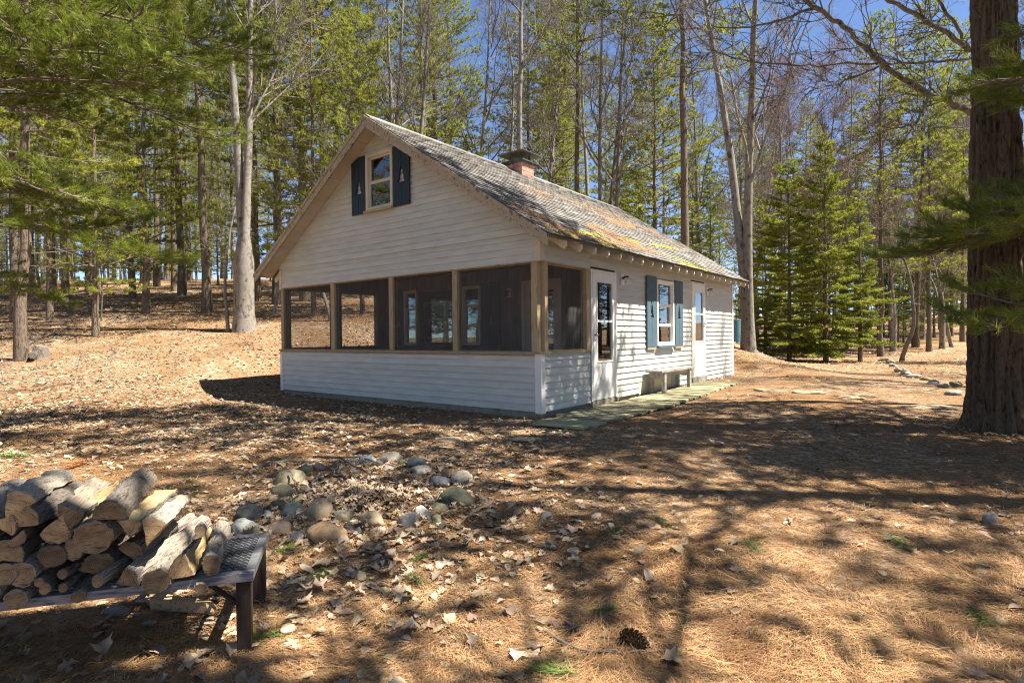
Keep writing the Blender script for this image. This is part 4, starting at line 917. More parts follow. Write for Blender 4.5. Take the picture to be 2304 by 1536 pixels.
# ------------------------------------------------------------------ pine boughs that reach into the frame from pines beside the viewer
def make_bough(seed, Lb=4., nsub=30, tn=30, nl=.125, nw=.0052):
    g = np.random.default_rng(seed); br = TB(); pos = []; dr = []
    q = path([0, 0, 0], [1, 0, .12], Lb, 14, .035, g, .02, .01); q = q/np.linalg.norm(q[-1])*Lb; br.tube(q, np.linspace(.030, .006, 15), 6)
    for s_ in range(nsub):
        t = .18+.8*(s_+g.uniform())/nsub; i = min(int(t*14), 13); p = q[i]+(q[i+1]-q[i])*(t*14-i); dd = q[i+1]-q[i]; dd /= np.linalg.norm(dd); sd = np.cross(dd, [0, 0, 1.])*(1 if s_ % 2 else -1)
        l1 = (1.35*(1-t)+.35)*g.uniform(.6, 1.1); q1 = path(p, dd*.8+sd*.75+np.array([0, 0, g.normal(0, .12)]), l1, 6, .08, g, .0, .10); br.tube(q1, np.linspace(.011, .004, 7), 4)
        for t2 in g.uniform(.25, 1, int(4+l1*9)):
            j = min(int(t2*6), 5); p2 = q1[j]+(q1[j+1]-q1[j])*(t2*6-j); e = q1[j+1]-q1[j]; e /= np.linalg.norm(e); e = e*.8+np.cross(e, [0, 0, 1.])*g.choice([-1, 1])*.7+np.array([0, 0, g.uniform(-.05, .4)]); e /= np.linalg.norm(e); l2 = g.uniform(.10, .28)
            br.tube(np.array([p2, p2+e*l2]), [.004, .0025], 3); pos.append(p2+e*l2); dr.append(e); 
            if l2 > .18: pos.append(p2+e*l2*.6); dr.append(e)
        pos.append(q1[-1]); dr.append(q1[-1]-q1[-2])
    dr = np.array(dr); dr /= np.linalg.norm(dr, axis=1)[:, None]
    V_, F_ = tufts(np.array(pos), dr, g, tn, nl, nw, .75, .12); return br.mesh('bough_wood'), npmesh('bough_needles', V_, F_), Lb
BOUGH = [make_bough(31), make_bough(32), make_bough(33, 3.6, 22)]
def bough_tree(a, d, label, tips, r0=.20, Ht=16):
    x, y = ad(a, d); z = gz(x, y); e = empty('white_pine', (x, y, z)); tag(e, label, 'pine tree', G5b); t = TB(); t.tube(np.array([(0, 0, -.2), (0, 0, 1.5), (.03, 0, 4), (.05, .03, 8), (0, 0, Ht)]), [r0*1.25, r0, r0*.85, r0*.6, .03], 12); ob('trunk', t.mesh('bough_trunk'), M_pbark, e)
    for i, (px, py, dd, z0) in enumerate(tips):
        wood, need, Lb = BOUGH[i % 3]; st = Vector((x, y, z0)); en = pdep(px, py, dd); v = en-st; s_ = v.length/Lb
        q = v.to_track_quat('X', 'Z'); o = ob('bough', wood, M_deadlimb, e, loc=(0, 0, z0-z)); o.rotation_mode = 'QUATERNION'; o.rotation_quaternion = q; o.scale = (s_, min(1.15, max(s_, .62)), min(1.1, max(s_, .62)))
        ob('needles', need, M_needle2, o)
G5b = 'pines beside the viewer whose boughs hang into the picture'
bough_tree(-7.2, 6.2, 'pine left of the picture with long dark boughs hanging in at upper left',
  [(590, 130, 7.2, 4.6), (440, 60, 6.0, 4.2), (400, 250, 6.4, 3.6), (300, 150, 5.4, 3.9), (560, 60, 7.8, 5.2), (395, 618, 6.6, 2.5), (250, 500, 5.8, 2.7), (170, 360, 5.2, 3.1), (500, -30, 6.5, 4.9), (330, 330, 7.6, 3.9), (150, 640, 6.6, 2.2), (480, 350, 8.8, 4.4)])
bough_tree(7.6, 5.0, 'pine right of the picture whose boughs hang before the massive trunk',
  [(2130, 280, 5.0, 3.0), (2160, 440, 4.9, 2.5), (2090, 590, 5.4, 2.1), (2195, 250, 5.4, 3.4), (2190, 640, 4.6, 1.9), (2175, 540, 5.2, 2.3), (2240, 150, 5.2, 3.6), (2225, 400, 5.0, 2.4)])

# ------------------------------------------------------------------ stones
STM = {k: mat('stone_'+k, (c[0][0]*.55, c[0][1]*.52, c[0][2]*.50), tuple((a_+b_)*.44 for a_, b_ in zip(*c)), tuple(q*.9 for q in c[1]), scale=13, rough=.88, bump=.5, bscale=60, bdist=.008, detail=9, lo=.30, hi=.66) for k, c in dict(
    cream=((.42, .37, .28), (.58, .52, .41)), white=((.44, .42, .38), (.64, .61, .55)), grey=((.22, .21, .19), (.40, .38, .34)), blue=((.08, .10, .105), (.16, .19, .195)),
    olive=((.16, .145, .09), (.32, .285, .19)), tan=((.25, .19, .125), (.42, .335, .23)), orange=((.32, .20, .11), (.46, .325, .20)), green=((.10, .11, .07), (.20, .205, .13)),
    brown=((.14, .10, .08), (.25, .195, .16)), teal=((.14, .165, .16), (.29, .315, .29)), dark=((.06, .06, .06), (.15, .145, .14))).items()}
def stone_mesh(seed, sx, sy, sz, ang_=False, sub_=3):
    bm = bmesh.new(); bmesh.ops.create_icosphere(bm, subdivisions=sub_, radius=1); g = random.Random(seed); o_ = Vector((g.uniform(0, 50), g.uniform(0, 50), g.uniform(0, 50)))
    cuts = [(Vector((g.gauss(0, 1), g.gauss(0, 1), g.gauss(0, .8))).normalized(), g.uniform(.60, .85)) for _ in range(13 if ang_ else 9)]
    for v in bm.verts:
        n = v.co.normalized(); f = 1+.30*mnoise.noise(n*1.2+o_)+.12*mnoise.noise(n*2.6+o_)
        p = n*f
        for c, h in cuts:
            k = p.dot(c)
            if k > h: p = p-c*(k-h)*(.96 if ang_ else .88)
        p += n*(.03*mnoise.noise(n*6+o_)+.015*mnoise.noise(n*14+o_)); v.co = Vector((p.x*sx, p.y*sy, p.z*sz))
    me_ = bpy.data.meshes.new('stone'); bm.to_mesh(me_); bm.free(); me_.shade_smooth(); return me_
def stone(name, px, py, hw, hh, m, label, cat='stone', group=None, seed=0, ang_=False, flat=None, sink=.25):
    """px,py centre and half extents in photo pixels; stands on the ground"""
    base, t = pground(px, py+hh*.62); s_ = t/FPX; r_ = hw*s_*1.16; h = max(hh*s_*1.2, r_*.6) if flat is None else flat; rd = r_*.85
    c = base+Vector((F2[0], F2[1], 0))*rd*.35
    o = ob(name, stone_mesh(seed, r_, rd, h, ang_), STM[m]); o.location = (c.x, c.y, gz(c.x, c.y)+h*(1-sink*2)*.62); o.rotation_euler = (0, 0, YAW+random.Random(seed).uniform(-.3, .3)); tag(o, label, cat, group); return o
GF = 'stones of the fire ring'
fs_ = [(829, 1036, 21, 11, 'white', 'rounded white stone at the back of the fire ring, left of the cream one'), (877, 1031, 25, 13, 'cream', 'cream rounded stone at the very back of the fire ring'),
 (934, 1044, 23, 13, 'blue', 'dark blue stone at the back right of the fire ring'), (951, 1061, 22, 10, 'grey', 'grey speckled stone in front of the dark blue one'), (1005, 1065, 16, 12, 'orange', 'small orange stone at the back right of the ring'),
 (1041, 1077, 26, 16, 'cream', 'large cream stone at the right side of the fire ring'), (990, 1085, 23, 14, 'white', 'pale lumpy stone left of the large cream one'), (1026, 1121, 37, 28, 'green', 'big dark green stone at the right end of the fire ring'),
 (987, 1141, 22, 13, 'olive', 'olive stone just left of the big dark green one'), (948, 1153, 19, 15, 'white', 'round white stone at the right front of the ring'), (922, 1172, 25, 19, 'grey', 'angular grey and white stone at the right front of the ring', 1),
 (982, 1172, 12, 13, 'green', 'small upright greenish stone in front of the olive one'), (829, 1177, 31, 22, 'tan', 'grey-tan stone at the middle front of the ring'), (785, 1188, 14, 14, 'tan', 'small tan stone between the two front tan stones'),
 (772, 1163, 24, 13, 'olive', 'low olive-tan stone behind the front stones'), (729, 1203, 39, 27, 'orange', 'largest orange-tan boulder at the front of the fire ring'), (714, 1152, 33, 28, 'tan', 'striped tan boulder behind the orange-tan one'),
 (658, 1149, 28, 21, 'blue', 'teal-blue stone at the left front of the ring'), (668, 1127, 20, 10, 'olive', 'flat olive stone resting behind the teal-blue one'), (635, 1110, 31, 16, 'olive', 'mossy tan stone on the left side of the ring'),
 (621, 1138, 22, 17, 'green', 'mossy green stone at the left of the teal-blue one'), (650, 1082, 35, 22, 'olive', 'large olive stone at the back left of the ring'), (681, 1058, 18, 9, 'green', 'moss-topped stone behind the large olive one'),
 (716, 1052, 17, 10, 'brown', 'dark brown stone at the back left by the branch'), (628, 1191, 27, 17, 'brown', 'purple-brown stone left of the orange-tan boulder'), (664, 1211, 16, 13, 'grey', 'small grey stone left of the orange-tan boulder'),
 (554, 1163, 33, 13, 'dark', 'long dark stone near the end of the firewood rack'), (543, 1189, 32, 21, 'teal', 'blocky teal-grey stone right behind the firewood rack', 1), (875, 1055, 11, 8, 'white', 'tiny pale stone inside the back of the ring'), (903, 1140, 9, 9, 'dark', 'tiny charred stone inside the right of the ring')]
fl_ = [(700, 1185, 11, 'tan'), (752, 1178, 12, 'olive'), (805, 1196, 11, 'grey'), (857, 1193, 12, 'cream'), (884, 1180, 13, 'tan'), (898, 1160, 11, 'olive'), (962, 1128, 11, 'grey'), (1000, 1108, 12, 'cream'), (968, 1075, 10, 'tan'), (905, 1040, 10, 'olive'), (850, 1043, 11, 'grey'), (795, 1038, 11, 'cream'), (755, 1046, 11, 'olive'), (612, 1120, 12, 'tan'), (600, 1160, 14, 'grey'), (645, 1172, 13, 'tan'), (690, 1222, 11, 'brown'), (768, 1215, 13, 'grey'), (600, 1205, 14, 'brown'), (1050, 1098, 12, 'tan'), (965, 1163, 10, 'grey'), (840, 1205, 10, 'tan'), (870, 1165, 10, 'brown'), (742, 1140, 10, 'grey')]
for i, (px, py, hw, m_) in enumerate(fl_):
    lo_, hi_ = sorted(fs_, key=lambda q: (q[0]-px)**2+((q[1]-py)*1.6)**2)[:2]; fs_n = lambda q: q[5].split(' at ')[0].split(' in ')[0].split(' behind ')[0].split(' of ')[0].split(',')[0]
    stone('fire_ring_stone', px, py, hw, hw*.7, m_, f'small {m_} filler stone wedged beside the {fs_n(lo_)}', 'stone', GF, 300+i, i % 2 == 0)
for i, q in enumerate(fs_): stone('fire_ring_stone', q[0], q[1], q[2], q[3], q[4], q[5], 'stone', GF, 100+i, len(q) > 6)
for i, (px, py, hw) in enumerate([(1990, 808, 14), (2004, 814, 13), (2012, 822, 12), (2028, 833, 16), (2042, 840, 14), (2062, 846, 17), (2084, 852, 13), (2104, 861, 16), (2126, 868, 14), (2152, 864, 15), (2150, 884, 20)]):
    nm = ['first and farthest', 'second', 'third', 'fourth', 'fifth', 'sixth', 'seventh', 'eighth', 'ninth', 'tenth', 'last and nearest'][i]
    stone('border_stone', px, py, hw*.8, hw*.45, 'grey' if i % 3 else 'olive', f'{nm} grey stone of the curved border row, counted towards the large pine', 'stone', 'stones bordering the path', 150+i, i % 2 == 0)
for i, (px, py, hw, lb) in enumerate([(1736, 874, 32, 'flat pale stepping stone nearest the end of the boardwalk'), (1822, 879, 38, 'flat pale stepping stone second from the boardwalk'), (1915, 892, 30, 'flat pale stepping stone midway to the large pine'), (2112, 913, 48, 'widest flat stepping stone, next to the large pine'), (1190, 986, 36, 'flat slab on the ground before the near end of the boardwalk'), (1010, 990, 34, 'flat slab on the ground before the porch wall')]):
    stone('stepping_stone', px, py, hw, 8, 'tan', lb, 'stepping stone', 'flat stepping stones', 170+i, True, flat=.04, sink=.5)
stone('stone', 2232, 1168, 17, 14, 'grey', 'pale rough stone lying alone at the right edge of the yard', 'stone', None, 190)
stone('stone', 1368-140, 1160, 14, 7, 'grey', 'small flat grey stone lying right of the fire ring', 'stone', None, 191)

# ------------------------------------------------------------------ firewood rack and logs
e1 = Vector((-.588, -.809, 0)); e2 = Vector((-.809, .588, 0)); ZT = .185
pc = Vector((2.385, -5.377, 0)); rk = empty('firewood_rack', (pc.x, pc.y, gz(pc.x, pc.y)), math.atan2(e1.y, e1.x)); rz0 = rk.location.z
tag(rk, 'low firewood rack with serrated grating top and dark wooden legs', 'rack')
hz = ZT-rz0   # local: x along the rack to the left, -y is towards its back  (e2 = -local y)
RL, RD = 1.5, .44
def rb(name, x0, x1, y0, y1, z0, z1, m, par=rk): return sub(name, MB().box((x0, -y0, z0), (x1, -y1, z1)), m, par)
M_rail = mat('peeling_blue_rail', (0.096, 0.096, 0.120), (0.276, 0.258, 0.264), (0.180, 0.168, 0.180), scale=18, stretch=(.6, 3, 3), rough=.8, bump=.4, bdist=.006)
M_leg = mat('dark_stained_leg', (0.027, 0.017, 0.012), (0.072, 0.048, 0.036), scale=12, stretch=(3, 3, .5), rough=.85, bump=.5, bdist=.006)
M_grate = mat('galvanised_grating', (0.084, 0.095, 0.105), (0.189, 0.203, 0.217), scale=14, rough=.55, metal=.5, spec=.5)
for x in (.0, 1.02, 1.44):
    for y in (.0, RD-.05): rb('leg', x, x+.05, y, y+.05, -.04, hz-.032, M_leg)
rb('rail', -.012, RL, -.012, .028, hz-.031, hz, M_rail); rb('rail', -.012, RL, RD-.03, RD+.01, hz-.031, hz, M_rail)
rb('end_bar', -.012, .02, .0285, RD-.0305, hz-.030, hz+.001, M_grate)
for k in range(13):
    y = .034+k*(RD-.07)/12.5; m1 = MB(); x = .021; n = 0
    vs_ = []; xs_ = np.arange(.021, RL, .012)
    for j, x in enumerate(xs_): zz = hz+.001+(.007 if j % 2 else 0.); vs_ += [(x, -y, zz), (x, -(y+.009), zz), (x, -(y+.009), hz-.018), (x, -y, hz-.018)]
    fs2 = []
    for j in range(len(xs_)-1): b = j*4; fs2 += [(b, b+4, b+5, b+1), (b+1, b+5, b+6, b+2), (b+3, b+2, b+6, b+7), (b, b+3, b+7, b+4)]
    m1.add(vs_, fs2); sub('grate_bar', m1, M_grate, rk)
for k in range(7): rb('cross_strip', .08+k*.22, .09+k*.22, .0285, RD-.0305, hz-.0295, hz-.0185, M_grate)
m1 = MB(); m1.tube([(.02, -.025, hz-.15), (.15, -.025, hz-.032)], .009, 6); sub('brace', m1, M_leg, rk)
def log_mesh(seed, r, ln, kind):
    g = random.Random(seed); off = Vector((g.uniform(0, 30), g.uniform(0, 30), 0)); nl = 22; mb = MB()
    def arc(a0, a1, m, cz=0.): return [(math.cos(math.pi*(a0+(a1-a0)*k/m)), math.sin(math.pi*(a0+(a1-a0)*k/m))+cz, 0) for k in range(m+1)]
    def flat(p, q, m): return [(p[0]+(q[0]-p[0])*k/m+g.uniform(-.03, .03), p[1]+(q[1]-p[1])*k/m+g.uniform(-.04, .04), 2) for k in range(1, m)]
    if kind == 'round': prof = arc(0, 2, 34)[:-1]
    elif kind == 'half': b = arc(-.03, 1.03, 20, -.4); prof = b+flat(b[-1], b[0], 5)
    else:
        w0 = g.uniform(.22, .32); b = [(x*1.25, z*1.25-.55, f) for x, z, f in arc(w0, 1-w0+.05, 16)]; ap = (g.uniform(-.15, .15), -1.0, 2); prof = b+flat(b[-1], ap, 4)+[ap]+flat(ap, b[0], 4)
    n = len(prof); vs_ = []; ell = g.uniform(.86, 1.1)
    wob = [(mnoise.noise(Vector((i*.3, 3, 0))+off)*r*.22, mnoise.noise(Vector((i*.3, 9, 0))+off)*r*.22) for i in range(nl)]; tap = g.uniform(-.12, .12)
    def ring(i, sc_, y):
        for k, (x, z, f) in enumerate(prof):
            q = 1+.13*mnoise.noise(Vector((x*1.2, z*1.2, i*.12))+off)
            if f == 0: q += .10*mnoise.noise(Vector((x*4.5, z*4.5, i*.3))+off)+.11*mnoise.noise(Vector((x*10, z*10, i*.9))+off)
            else: q += .05*mnoise.noise(Vector((x*6, z*6, i*.15))+off)
            q *= sc_*(1+tap*i/nl); vs_.append((x*r*q*ell+wob[i][0], y, z*r*q/ell+wob[i][1]))
    sk = g.uniform(-.02, .02)
    for i in range(nl): ring(i, 1., ln*i/(nl-1))
    ring(0, .93, -.001); ring(nl-1, .93, ln+.001)
    fs_2 = []; mi = []; rg = lambda i: i*n
    for i in range(nl-1):
        for k in range(n):
            fs_2.append((i*n+k, i*n+(k+1) % n, (i+1)*n+(k+1) % n, (i+1)*n+k)); mi.append(2 if (prof[k][2] == 2 or prof[(k+1) % n][2] == 2) else 0)
    for outer, inner in ((0, nl), (nl-1, nl+1)):
        for k in range(n): fs_2.append((outer*n+k, outer*n+(k+1) % n, inner*n+(k+1) % n, inner*n+k)); mi.append(1 if prof[k][2] == 2 else 0)
        c = len(vs_); b = inner*n; vs_.append((sum(vs_[b+k][0] for k in range(n))/n, vs_[b][1], sum(vs_[b+k][2] for k in range(n))/n))
        for k in range(n): fs_2.append((c, b+k, b+(k+1) % n)); mi.append(1)
    mb.add(vs_, fs_2); mb.m = mi; return mb.mesh('log')
def smooth_bark(me_):
    pass
def log(px, py, rp, kind, ln, mats, label, rollz=0., t0=-.03, to=None, seed=0, name='split_log', cat='log'):
    """px,py: photo pixel of the end facing the viewer, on the vertical plane t0 in front of the rack"""
    pl0 = pc+e2*t0; r_ = ray(px, py); nrm = np.array([e2.x, e2.y, 0]); t = np.dot(np.array(pl0)-CAM, nrm)/np.dot(r_, nrm); c = Vector(CAM+r_*t); rr = rp*t/FPX*(1.15 if rp > 16 else 1)
    jr = random.Random(seed*7+1); ax_ = (e2+e1*jr.uniform(-.16, .16)+Vector((0, 0, jr.uniform(-.05, .07)))).normalized()
    if to is not None:
        plb = pc+e2*(t0+ln*.95); rb_ = ray(*to); tb = np.dot(np.array(plb)-CAM, nrm)/np.dot(rb_, nrm); ax_ = (Vector(CAM+rb_*tb)-c).normalized()
    ln = ln*.92 if to is None else ln; me_ = log_mesh(seed, rr, ln, kind); o = ob(name, me_, mats); smooth_bark(me_)
    xx = ax_.cross(Vector((0, 0, 1))).normalized(); zz = xx.cross(ax_); m_ = Matrix((xx, ax_, zz)).transposed().to_4x4() @ Matrix.Rotation(rollz, 4, 'Y'); m_.translation = c; o.matrix_world = m_
    tag(o, label, cat, 'firewood on the rack'); return o
FR = [M_barkl, M_end, M_split]; PL = [M_barkp, M_end, M_split]; OLD = [M_barkl, M_endg, M_splitg]; GRY = [M_barkp, M_endg, M_splitg]
LG = [(40, 1135, 34, 'wedge', .42, PL, 'pale split log with flaking bark, topmost at the left of the pile', .5, None), (61, 1163, 29, 'wedge', .44, FR, 'long pale split log lying right below the topmost one', .9, None), (152, 1169, 30, 'wedge', .40, OLD, 'grey-topped split log left of the dark bark chunk', 2.6, None),
 (246, 1150, 32, 'half', .36, OLD, 'split log under shaggy dark bark at the top of the pile', .1, (318, 1075)), (128, 1193, 34, 'wedge', .40, FR, 'half-round log with a broad clean face in the middle left', 3.5, None), (213, 1208, 33, 'round', .40, PL, 'big round log with a smooth sawn end in the middle of the pile', 0, None),
 (292, 1181, 25, 'wedge', .38, FR, 'split log with crumbly bark right of the dark bark chunk', 2.2, None), (345, 1192, 30, 'wedge', .42, PL, 'wedge log with pale split sides at the top right of the pile', .3, None), (166, 1233, 19, 'round', .36, FR, 'small round log below the big smooth one', 0, None),
 (118, 1251, 24, 'round', .38, OLD, 'grey-ended round log with a faint star crack, left of centre', 0, None), (49, 1290, 25, 'round', .40, GRY, 'round log with pale lichen bark low at the left', 0, None), (14, 1240, 34, 'half', .40, OLD, 'thick dark log at the left edge halfway up the pile', .2, None),
 (6, 1293, 22, 'round', .38, OLD, 'mossy log cut by the left picture edge', 0, None), (228, 1268, 37, 'half', .38, OLD, 'dark bark-covered log deep in the middle of the pile', .4, None), (219, 1307, 14, 'round', .62, GRY, 'long straight pole slanting across the right of the pile', 0, (425, 1168)),
 (289, 1303, 24, 'wedge', .56, GRY, 'weathered cracked branch slanting beside the long pole', 1.2, (455, 1180)), (352, 1309, 25, 'round', .40, GRY, 'round log with a yellowish end low at the right', 0, None), (409, 1278, 28, 'wedge', .38, FR, 'split log with a pale flat side third from the free end of the rack', -1.0, None),
 (451, 1322, 12, 'round', .44, GRY, 'thin knotty grey branch overhanging the front rail', 0, (470, 1203)), (474, 1268, 19, 'round', .36, GRY, 'last round log next to the bare grating', 0, (497, 1195)), (451, 1194, 12, 'round', .20, FR, 'short stub lying on top near the free end', 0, (455, 1185)),
 (88, 1309, 11, 'round', .36, OLD, 'broken stick low at the left, above the pale mossy log', 0, None), (141, 1292, 11, 'round', .34, OLD, 'short mossy stick under the star-cracked log', 0, None), (141, 1322, 10, 'round', .34, OLD, 'thin brown stick at the bottom middle', 0, None), (100, 1324, 13, 'round', .34, OLD, 'rotten orange stick at the bottom left', 0, None),
 (175, 1342, 14, 'round', .36, GRY, 'small mossy round log resting on the front rail', 0, None), (36, 1346, 20, 'round', .38, GRY, 'yellow-green mossy log at the lower left corner of the rack', 0, None), (14, 1186, 26, 'wedge', .38, FR, 'blocky pale split log at the left picture edge', 1.7, None), (40, 1214, 18, 'half', .36, OLD, 'small dark split log under the blocky pale one', 2.4, None),
 (300, 1240, 26, 'half', .30, OLD, 'dark log hidden behind the long pole', .7, None), (-40, 1170, 36, 'half', .40, PL, 'split log mostly outside the left picture edge, upper row', .8, None), (-45, 1250, 34, 'round', .40, OLD, 'round log mostly outside the left picture edge, middle row', 0, None), (-40, 1330, 32, 'round', .40, GRY, 'round log mostly outside the left picture edge, bottom row', 0, None)]
for i, (px, py, rp, kd, ln, ms_, lb, ro, to) in enumerate(LG):
    t0 = -.03 if 'hidden' not in lb and 'deep' not in lb else .08
    log(px, py, rp, kd, ln, ms_, lb, ro, t0, to, 200+i, 'split_log' if kd != 'round' else 'stick' if rp < 14 else 'round_log', 'log' if rp >= 14 else 'stick')
# shaggy bark on top of the dark chunk
# wood offcut under the rack
bs, t = pground(350, 1368); en_, _ = pground(478, 1388); v = en_-bs; mb = MB(); mb.hexa([(0, -.03, 0), (v.length, -.022, 0), (v.length*1.02, .02, 0), (0, .035, 0)], [(0, -.032, .05), (v.length*.93, -.018, .042), (v.length*.97, .014, .035), (.01, .02, .052)])
o = mb.build('wood_offcut', M_split); o.location = bs+Vector((0, 0, .004)); o.rotation_euler = (0, 0, math.atan2(v.y, v.x)); tag(o, 'pale split wood offcut lying on the ground under the rack', 'offcut')

# ------------------------------------------------------------------ sticks on the ground, cone, sprigs, stump, barrel
def gstick(pts, r0, r1, label, name='fallen_branch', m=M_deadlimb, lift=.012, twigs=0, grp='fallen branches and sticks'):
    P = [pground(*p)[0]+Vector((0, 0, lift)) if len(p) == 2 else pground(p[0], p[1])[0]+Vector((0, 0, p[2])) for p in [(q[0], q[1]) if len(q) == 2 else q for q in pts]]
    g = np.random.default_rng(len(label)); t = TB(); n = len(P); tt_ = np.linspace(0, n-1, n*4); Q = np.stack([np.interp(tt_, np.arange(n), [p[k] for p in P]) for k in range(3)], 1); Q += g.normal(0, .003, Q.shape); t.tube(Q, np.linspace(r0, r1, len(Q)), 7)
    for _ in range(twigs): i = g.integers(1, len(Q)-1); q = path(Q[i], perp(Q[min(i+1, len(Q)-1)]-Q[i-1]+1e-6, .7, g.uniform(0, 3.1)), g.uniform(.08, .25), 4, .15, g); q[:, 2] = np.maximum(q[:, 2], Q[i][2]-.005); t.tube(q, np.linspace(r1, .0015, 5), 4)
    c = P[0].copy(); me_ = t.mesh(name); o = ob(name, me_, m); me_.transform(Matrix.Translation(-c)); o.location = c; tag(o, label, 'branch' if r0 > .008 else 'twig', grp)
gstick([(572, 1056), (610, 1045), (655, 1040), (705, 1043)], .017, .012, 'mossy branch lying behind the left of the fire ring')
gstick([(706, 1041, .06), (765, 1052, .09), (820, 1080, .07), (868, 1097, .04)], .013, .006, 'grey branch laid across the fire ring', twigs=3)
gstick([(752, 1037, .03), (800, 1040, .05), (855, 1053, .04)], .010, .005, 'thin bleached branch at the back of the fire ring', twigs=2)
gstick([(672, 1117, .02), (664, 1109, .07), (656, 1098, .13)], .008, .006, 'short stick standing up in the left of the fire ring')
gstick([(1225, 1422), (1260, 1450), (1300, 1468), (1390, 1478), (1480, 1480)], .008, .003, 'long thin brown twig in the right foreground near the cone', twigs=3)
gstick([(1880, 960), (1920, 951), (1965, 944)], .012, .006, 'short grey stick lying left of the large pine foot', twigs=2)
gstick([(440, 1075), (480, 1068), (530, 1060)], .010, .005, 'thin stick on the ground left of the fire ring')
gstick([(2180, 1195), (2240, 1190), (2304, 1200)], .008, .004, 'thin twig crossing the right picture edge', twigs=4)
gstick([(2210, 1015), (2160, 1022), (2080, 1022)], .008, .004, 'twig lying in front of the large pine foot', twigs=4)
gstick([(770, 1120, .02), (800, 1108, .03), (838, 1112, .02)], .018, .012, 'charred stick in the middle of the fire ring', m=M_black)
gstick([(700, 1098, .03), (716, 1090, .05), (735, 1094, .02)], .022, .014, 'short charred log end at the left inside the fire ring', m=M_black)
gstick([(840, 1125, .02), (880, 1112, .02)], .012, .008, 'thin charred stick at the right inside the fire ring', m=M_black)
for i, (px, py, hw, lb) in enumerate([(262, 1382, 40, 'pale curled bark flake on the ground under the rack'), (340, 1410, 18, 'small grey bark chip under the rack'), (648, 1424, 34, 'large bleached torn leaf right of the rack leg')]):
    c, t = pground(px, py); o = ob('bark_flake', stone_mesh(400+i, hw*t/FPX, hw*t/FPX*.55, .012, True, 2), M_barkp if i < 2 else M_leaf); o.location = c+Vector((0, 0, .012)); o.rotation_euler = (.12, .1, i*.9+.4); tag(o, lb, 'bark flake' if i < 2 else 'leaf')
# pine cone
cp_, _ = pground(1413, 1452); rs = np.random.default_rng(3); mb = MB(); Lc = .115
for i in range(90):
    t = i/90; z = Lc*t; r_ = .020*math.sin(math.pi*min(1, .12+.88*t)**.8)+.006; a = i*2.39996; d_ = Vector((math.cos(a), math.sin(a), .35)); s_ = Vector((-math.sin(a), math.cos(a), 0)); b = Vector((0, 0, z)); w_ = .008
    mb.add([b+d_*r_*.2-s_*w_*.4, b+d_*r_*.2+s_*w_*.4, b+d_*r_*1.3+s_*w_, b+d_*r_*1.45+Vector((0, 0, .004)), b+d_*r_*1.3-s_*w_, b+d_*r_*1.1+Vector((0, 0, -.004))], [(0, 1, 2, 3, 4), (0, 5, 1), (1, 5, 2), (2, 5, 3), (3, 5, 4), (4, 5, 0)])
mb.tube([(0, 0, 0), (0, 0, Lc*.95)], [.006, .003], 6)
o = mb.build('pine_cone', M_cone); o.location = cp_+Vector((-.03, .0, .024)); o.rotation_euler = (R(88), 0, R(70)+YAW-R(25)); tag(o, 'open brown pine cone lying in the right foreground', 'pine cone')
def sprig(px, py, s_, m, label, seed, cat='needle sprig'):
    c, t = pground(px, py); g = np.random.default_rng(seed); az = g.uniform(0, 6.28); n = 70; T_ = np.stack([np.cos(az+g.normal(0, .7, n)), np.sin(az+g.normal(0, .7, n)), g.uniform(.0, .45, n)], 1); T_ /= np.linalg.norm(T_, axis=1)[:, None]
    st = np.outer(g.uniform(-.05, .06, n), [math.cos(az), math.sin(az), 0])*s_; st[:, 2] += .012
    V_, F_ = tris(st, T_, np.tile([0, 0, 1.], (n, 1)), .10*s_*g.uniform(.6, 1.1, n), .0035*s_*np.ones(n)); o = ob('needle_sprig', npmesh('sprig', V_, F_), m); o.location = c; tag(o, label, cat, 'needle sprigs on the ground')
for i, (px, py, s_, m, lb) in enumerate([(745, 1297, 1.1, M_gneedle, 'green needle sprig on the ground below the fire ring'), (930, 1302, 1., M_gneedle, 'green needle sprig right below the white front stones'), (950, 1258, 1, M_gneedle, 'green needle sprig just under the fire ring right front'), (608, 1446, 1.1, M_gneedle, 'green needle sprig beside the rack leg foot'), (1350, 1382, .9, M_gneedle, 'green needle sprig above the pine cone'), (1260, 1525, 1.1, M_gneedle, 'green needle sprig at the bottom edge below the cone'), (1485, 1178, 1., M_gneedle, 'green needle sprig in the middle of the yard'), (1385, 1197, 1., M_gneedle, 'green needle sprig left of the middle one'),
   (1700, 1240, 1, M_gneedle, 'green needle sprig in the right yard shade'), (2040, 1235, 1.2, M_gneedle, 'green needle sprig right of centre below the stepping stones'), (2200, 1390, 1.2, M_gneedle, 'green needle sprig near the right bottom corner'), (440, 1112, 1.2, M_gneedle, 'green needle sprig right of the woodpile top'), (40, 1030, 2.2, M_gneedle, 'green needle spray at the left edge above the woodpile'), (420, 1085, 1.3, M_gneedle, 'green needle sprig behind the woodpile'), (630, 1245, 1, M_gneedle, 'green needle sprig right of the rack grating'), (182, 1048, 2.0, M_orange, 'dead orange needle tuft behind the woodpile'), (190, 1040, 1.7, M_orange, 'second dead orange needle tuft behind the woodpile')]): sprig(px, py, s_, m, lb, 40+i)
# orange dead needles caught on the massive trunk
pp = pdep(2205, 700, 6.1); g = np.random.default_rng(12); T_ = g.normal(0, .5, (90, 3))+np.array([0, 0, -.7]); T_ /= np.linalg.norm(T_, axis=1)[:, None]; V_, F_ = tris(g.normal(0, .03, (90, 3)), T_, g.normal(0, 1, (90, 3)), .13*g.uniform(.5, 1, 90), .005*np.ones(90)); o = ob('dead_needles', npmesh('dn', V_, F_), M_orange, bp_); o.location = pp-bp_.location
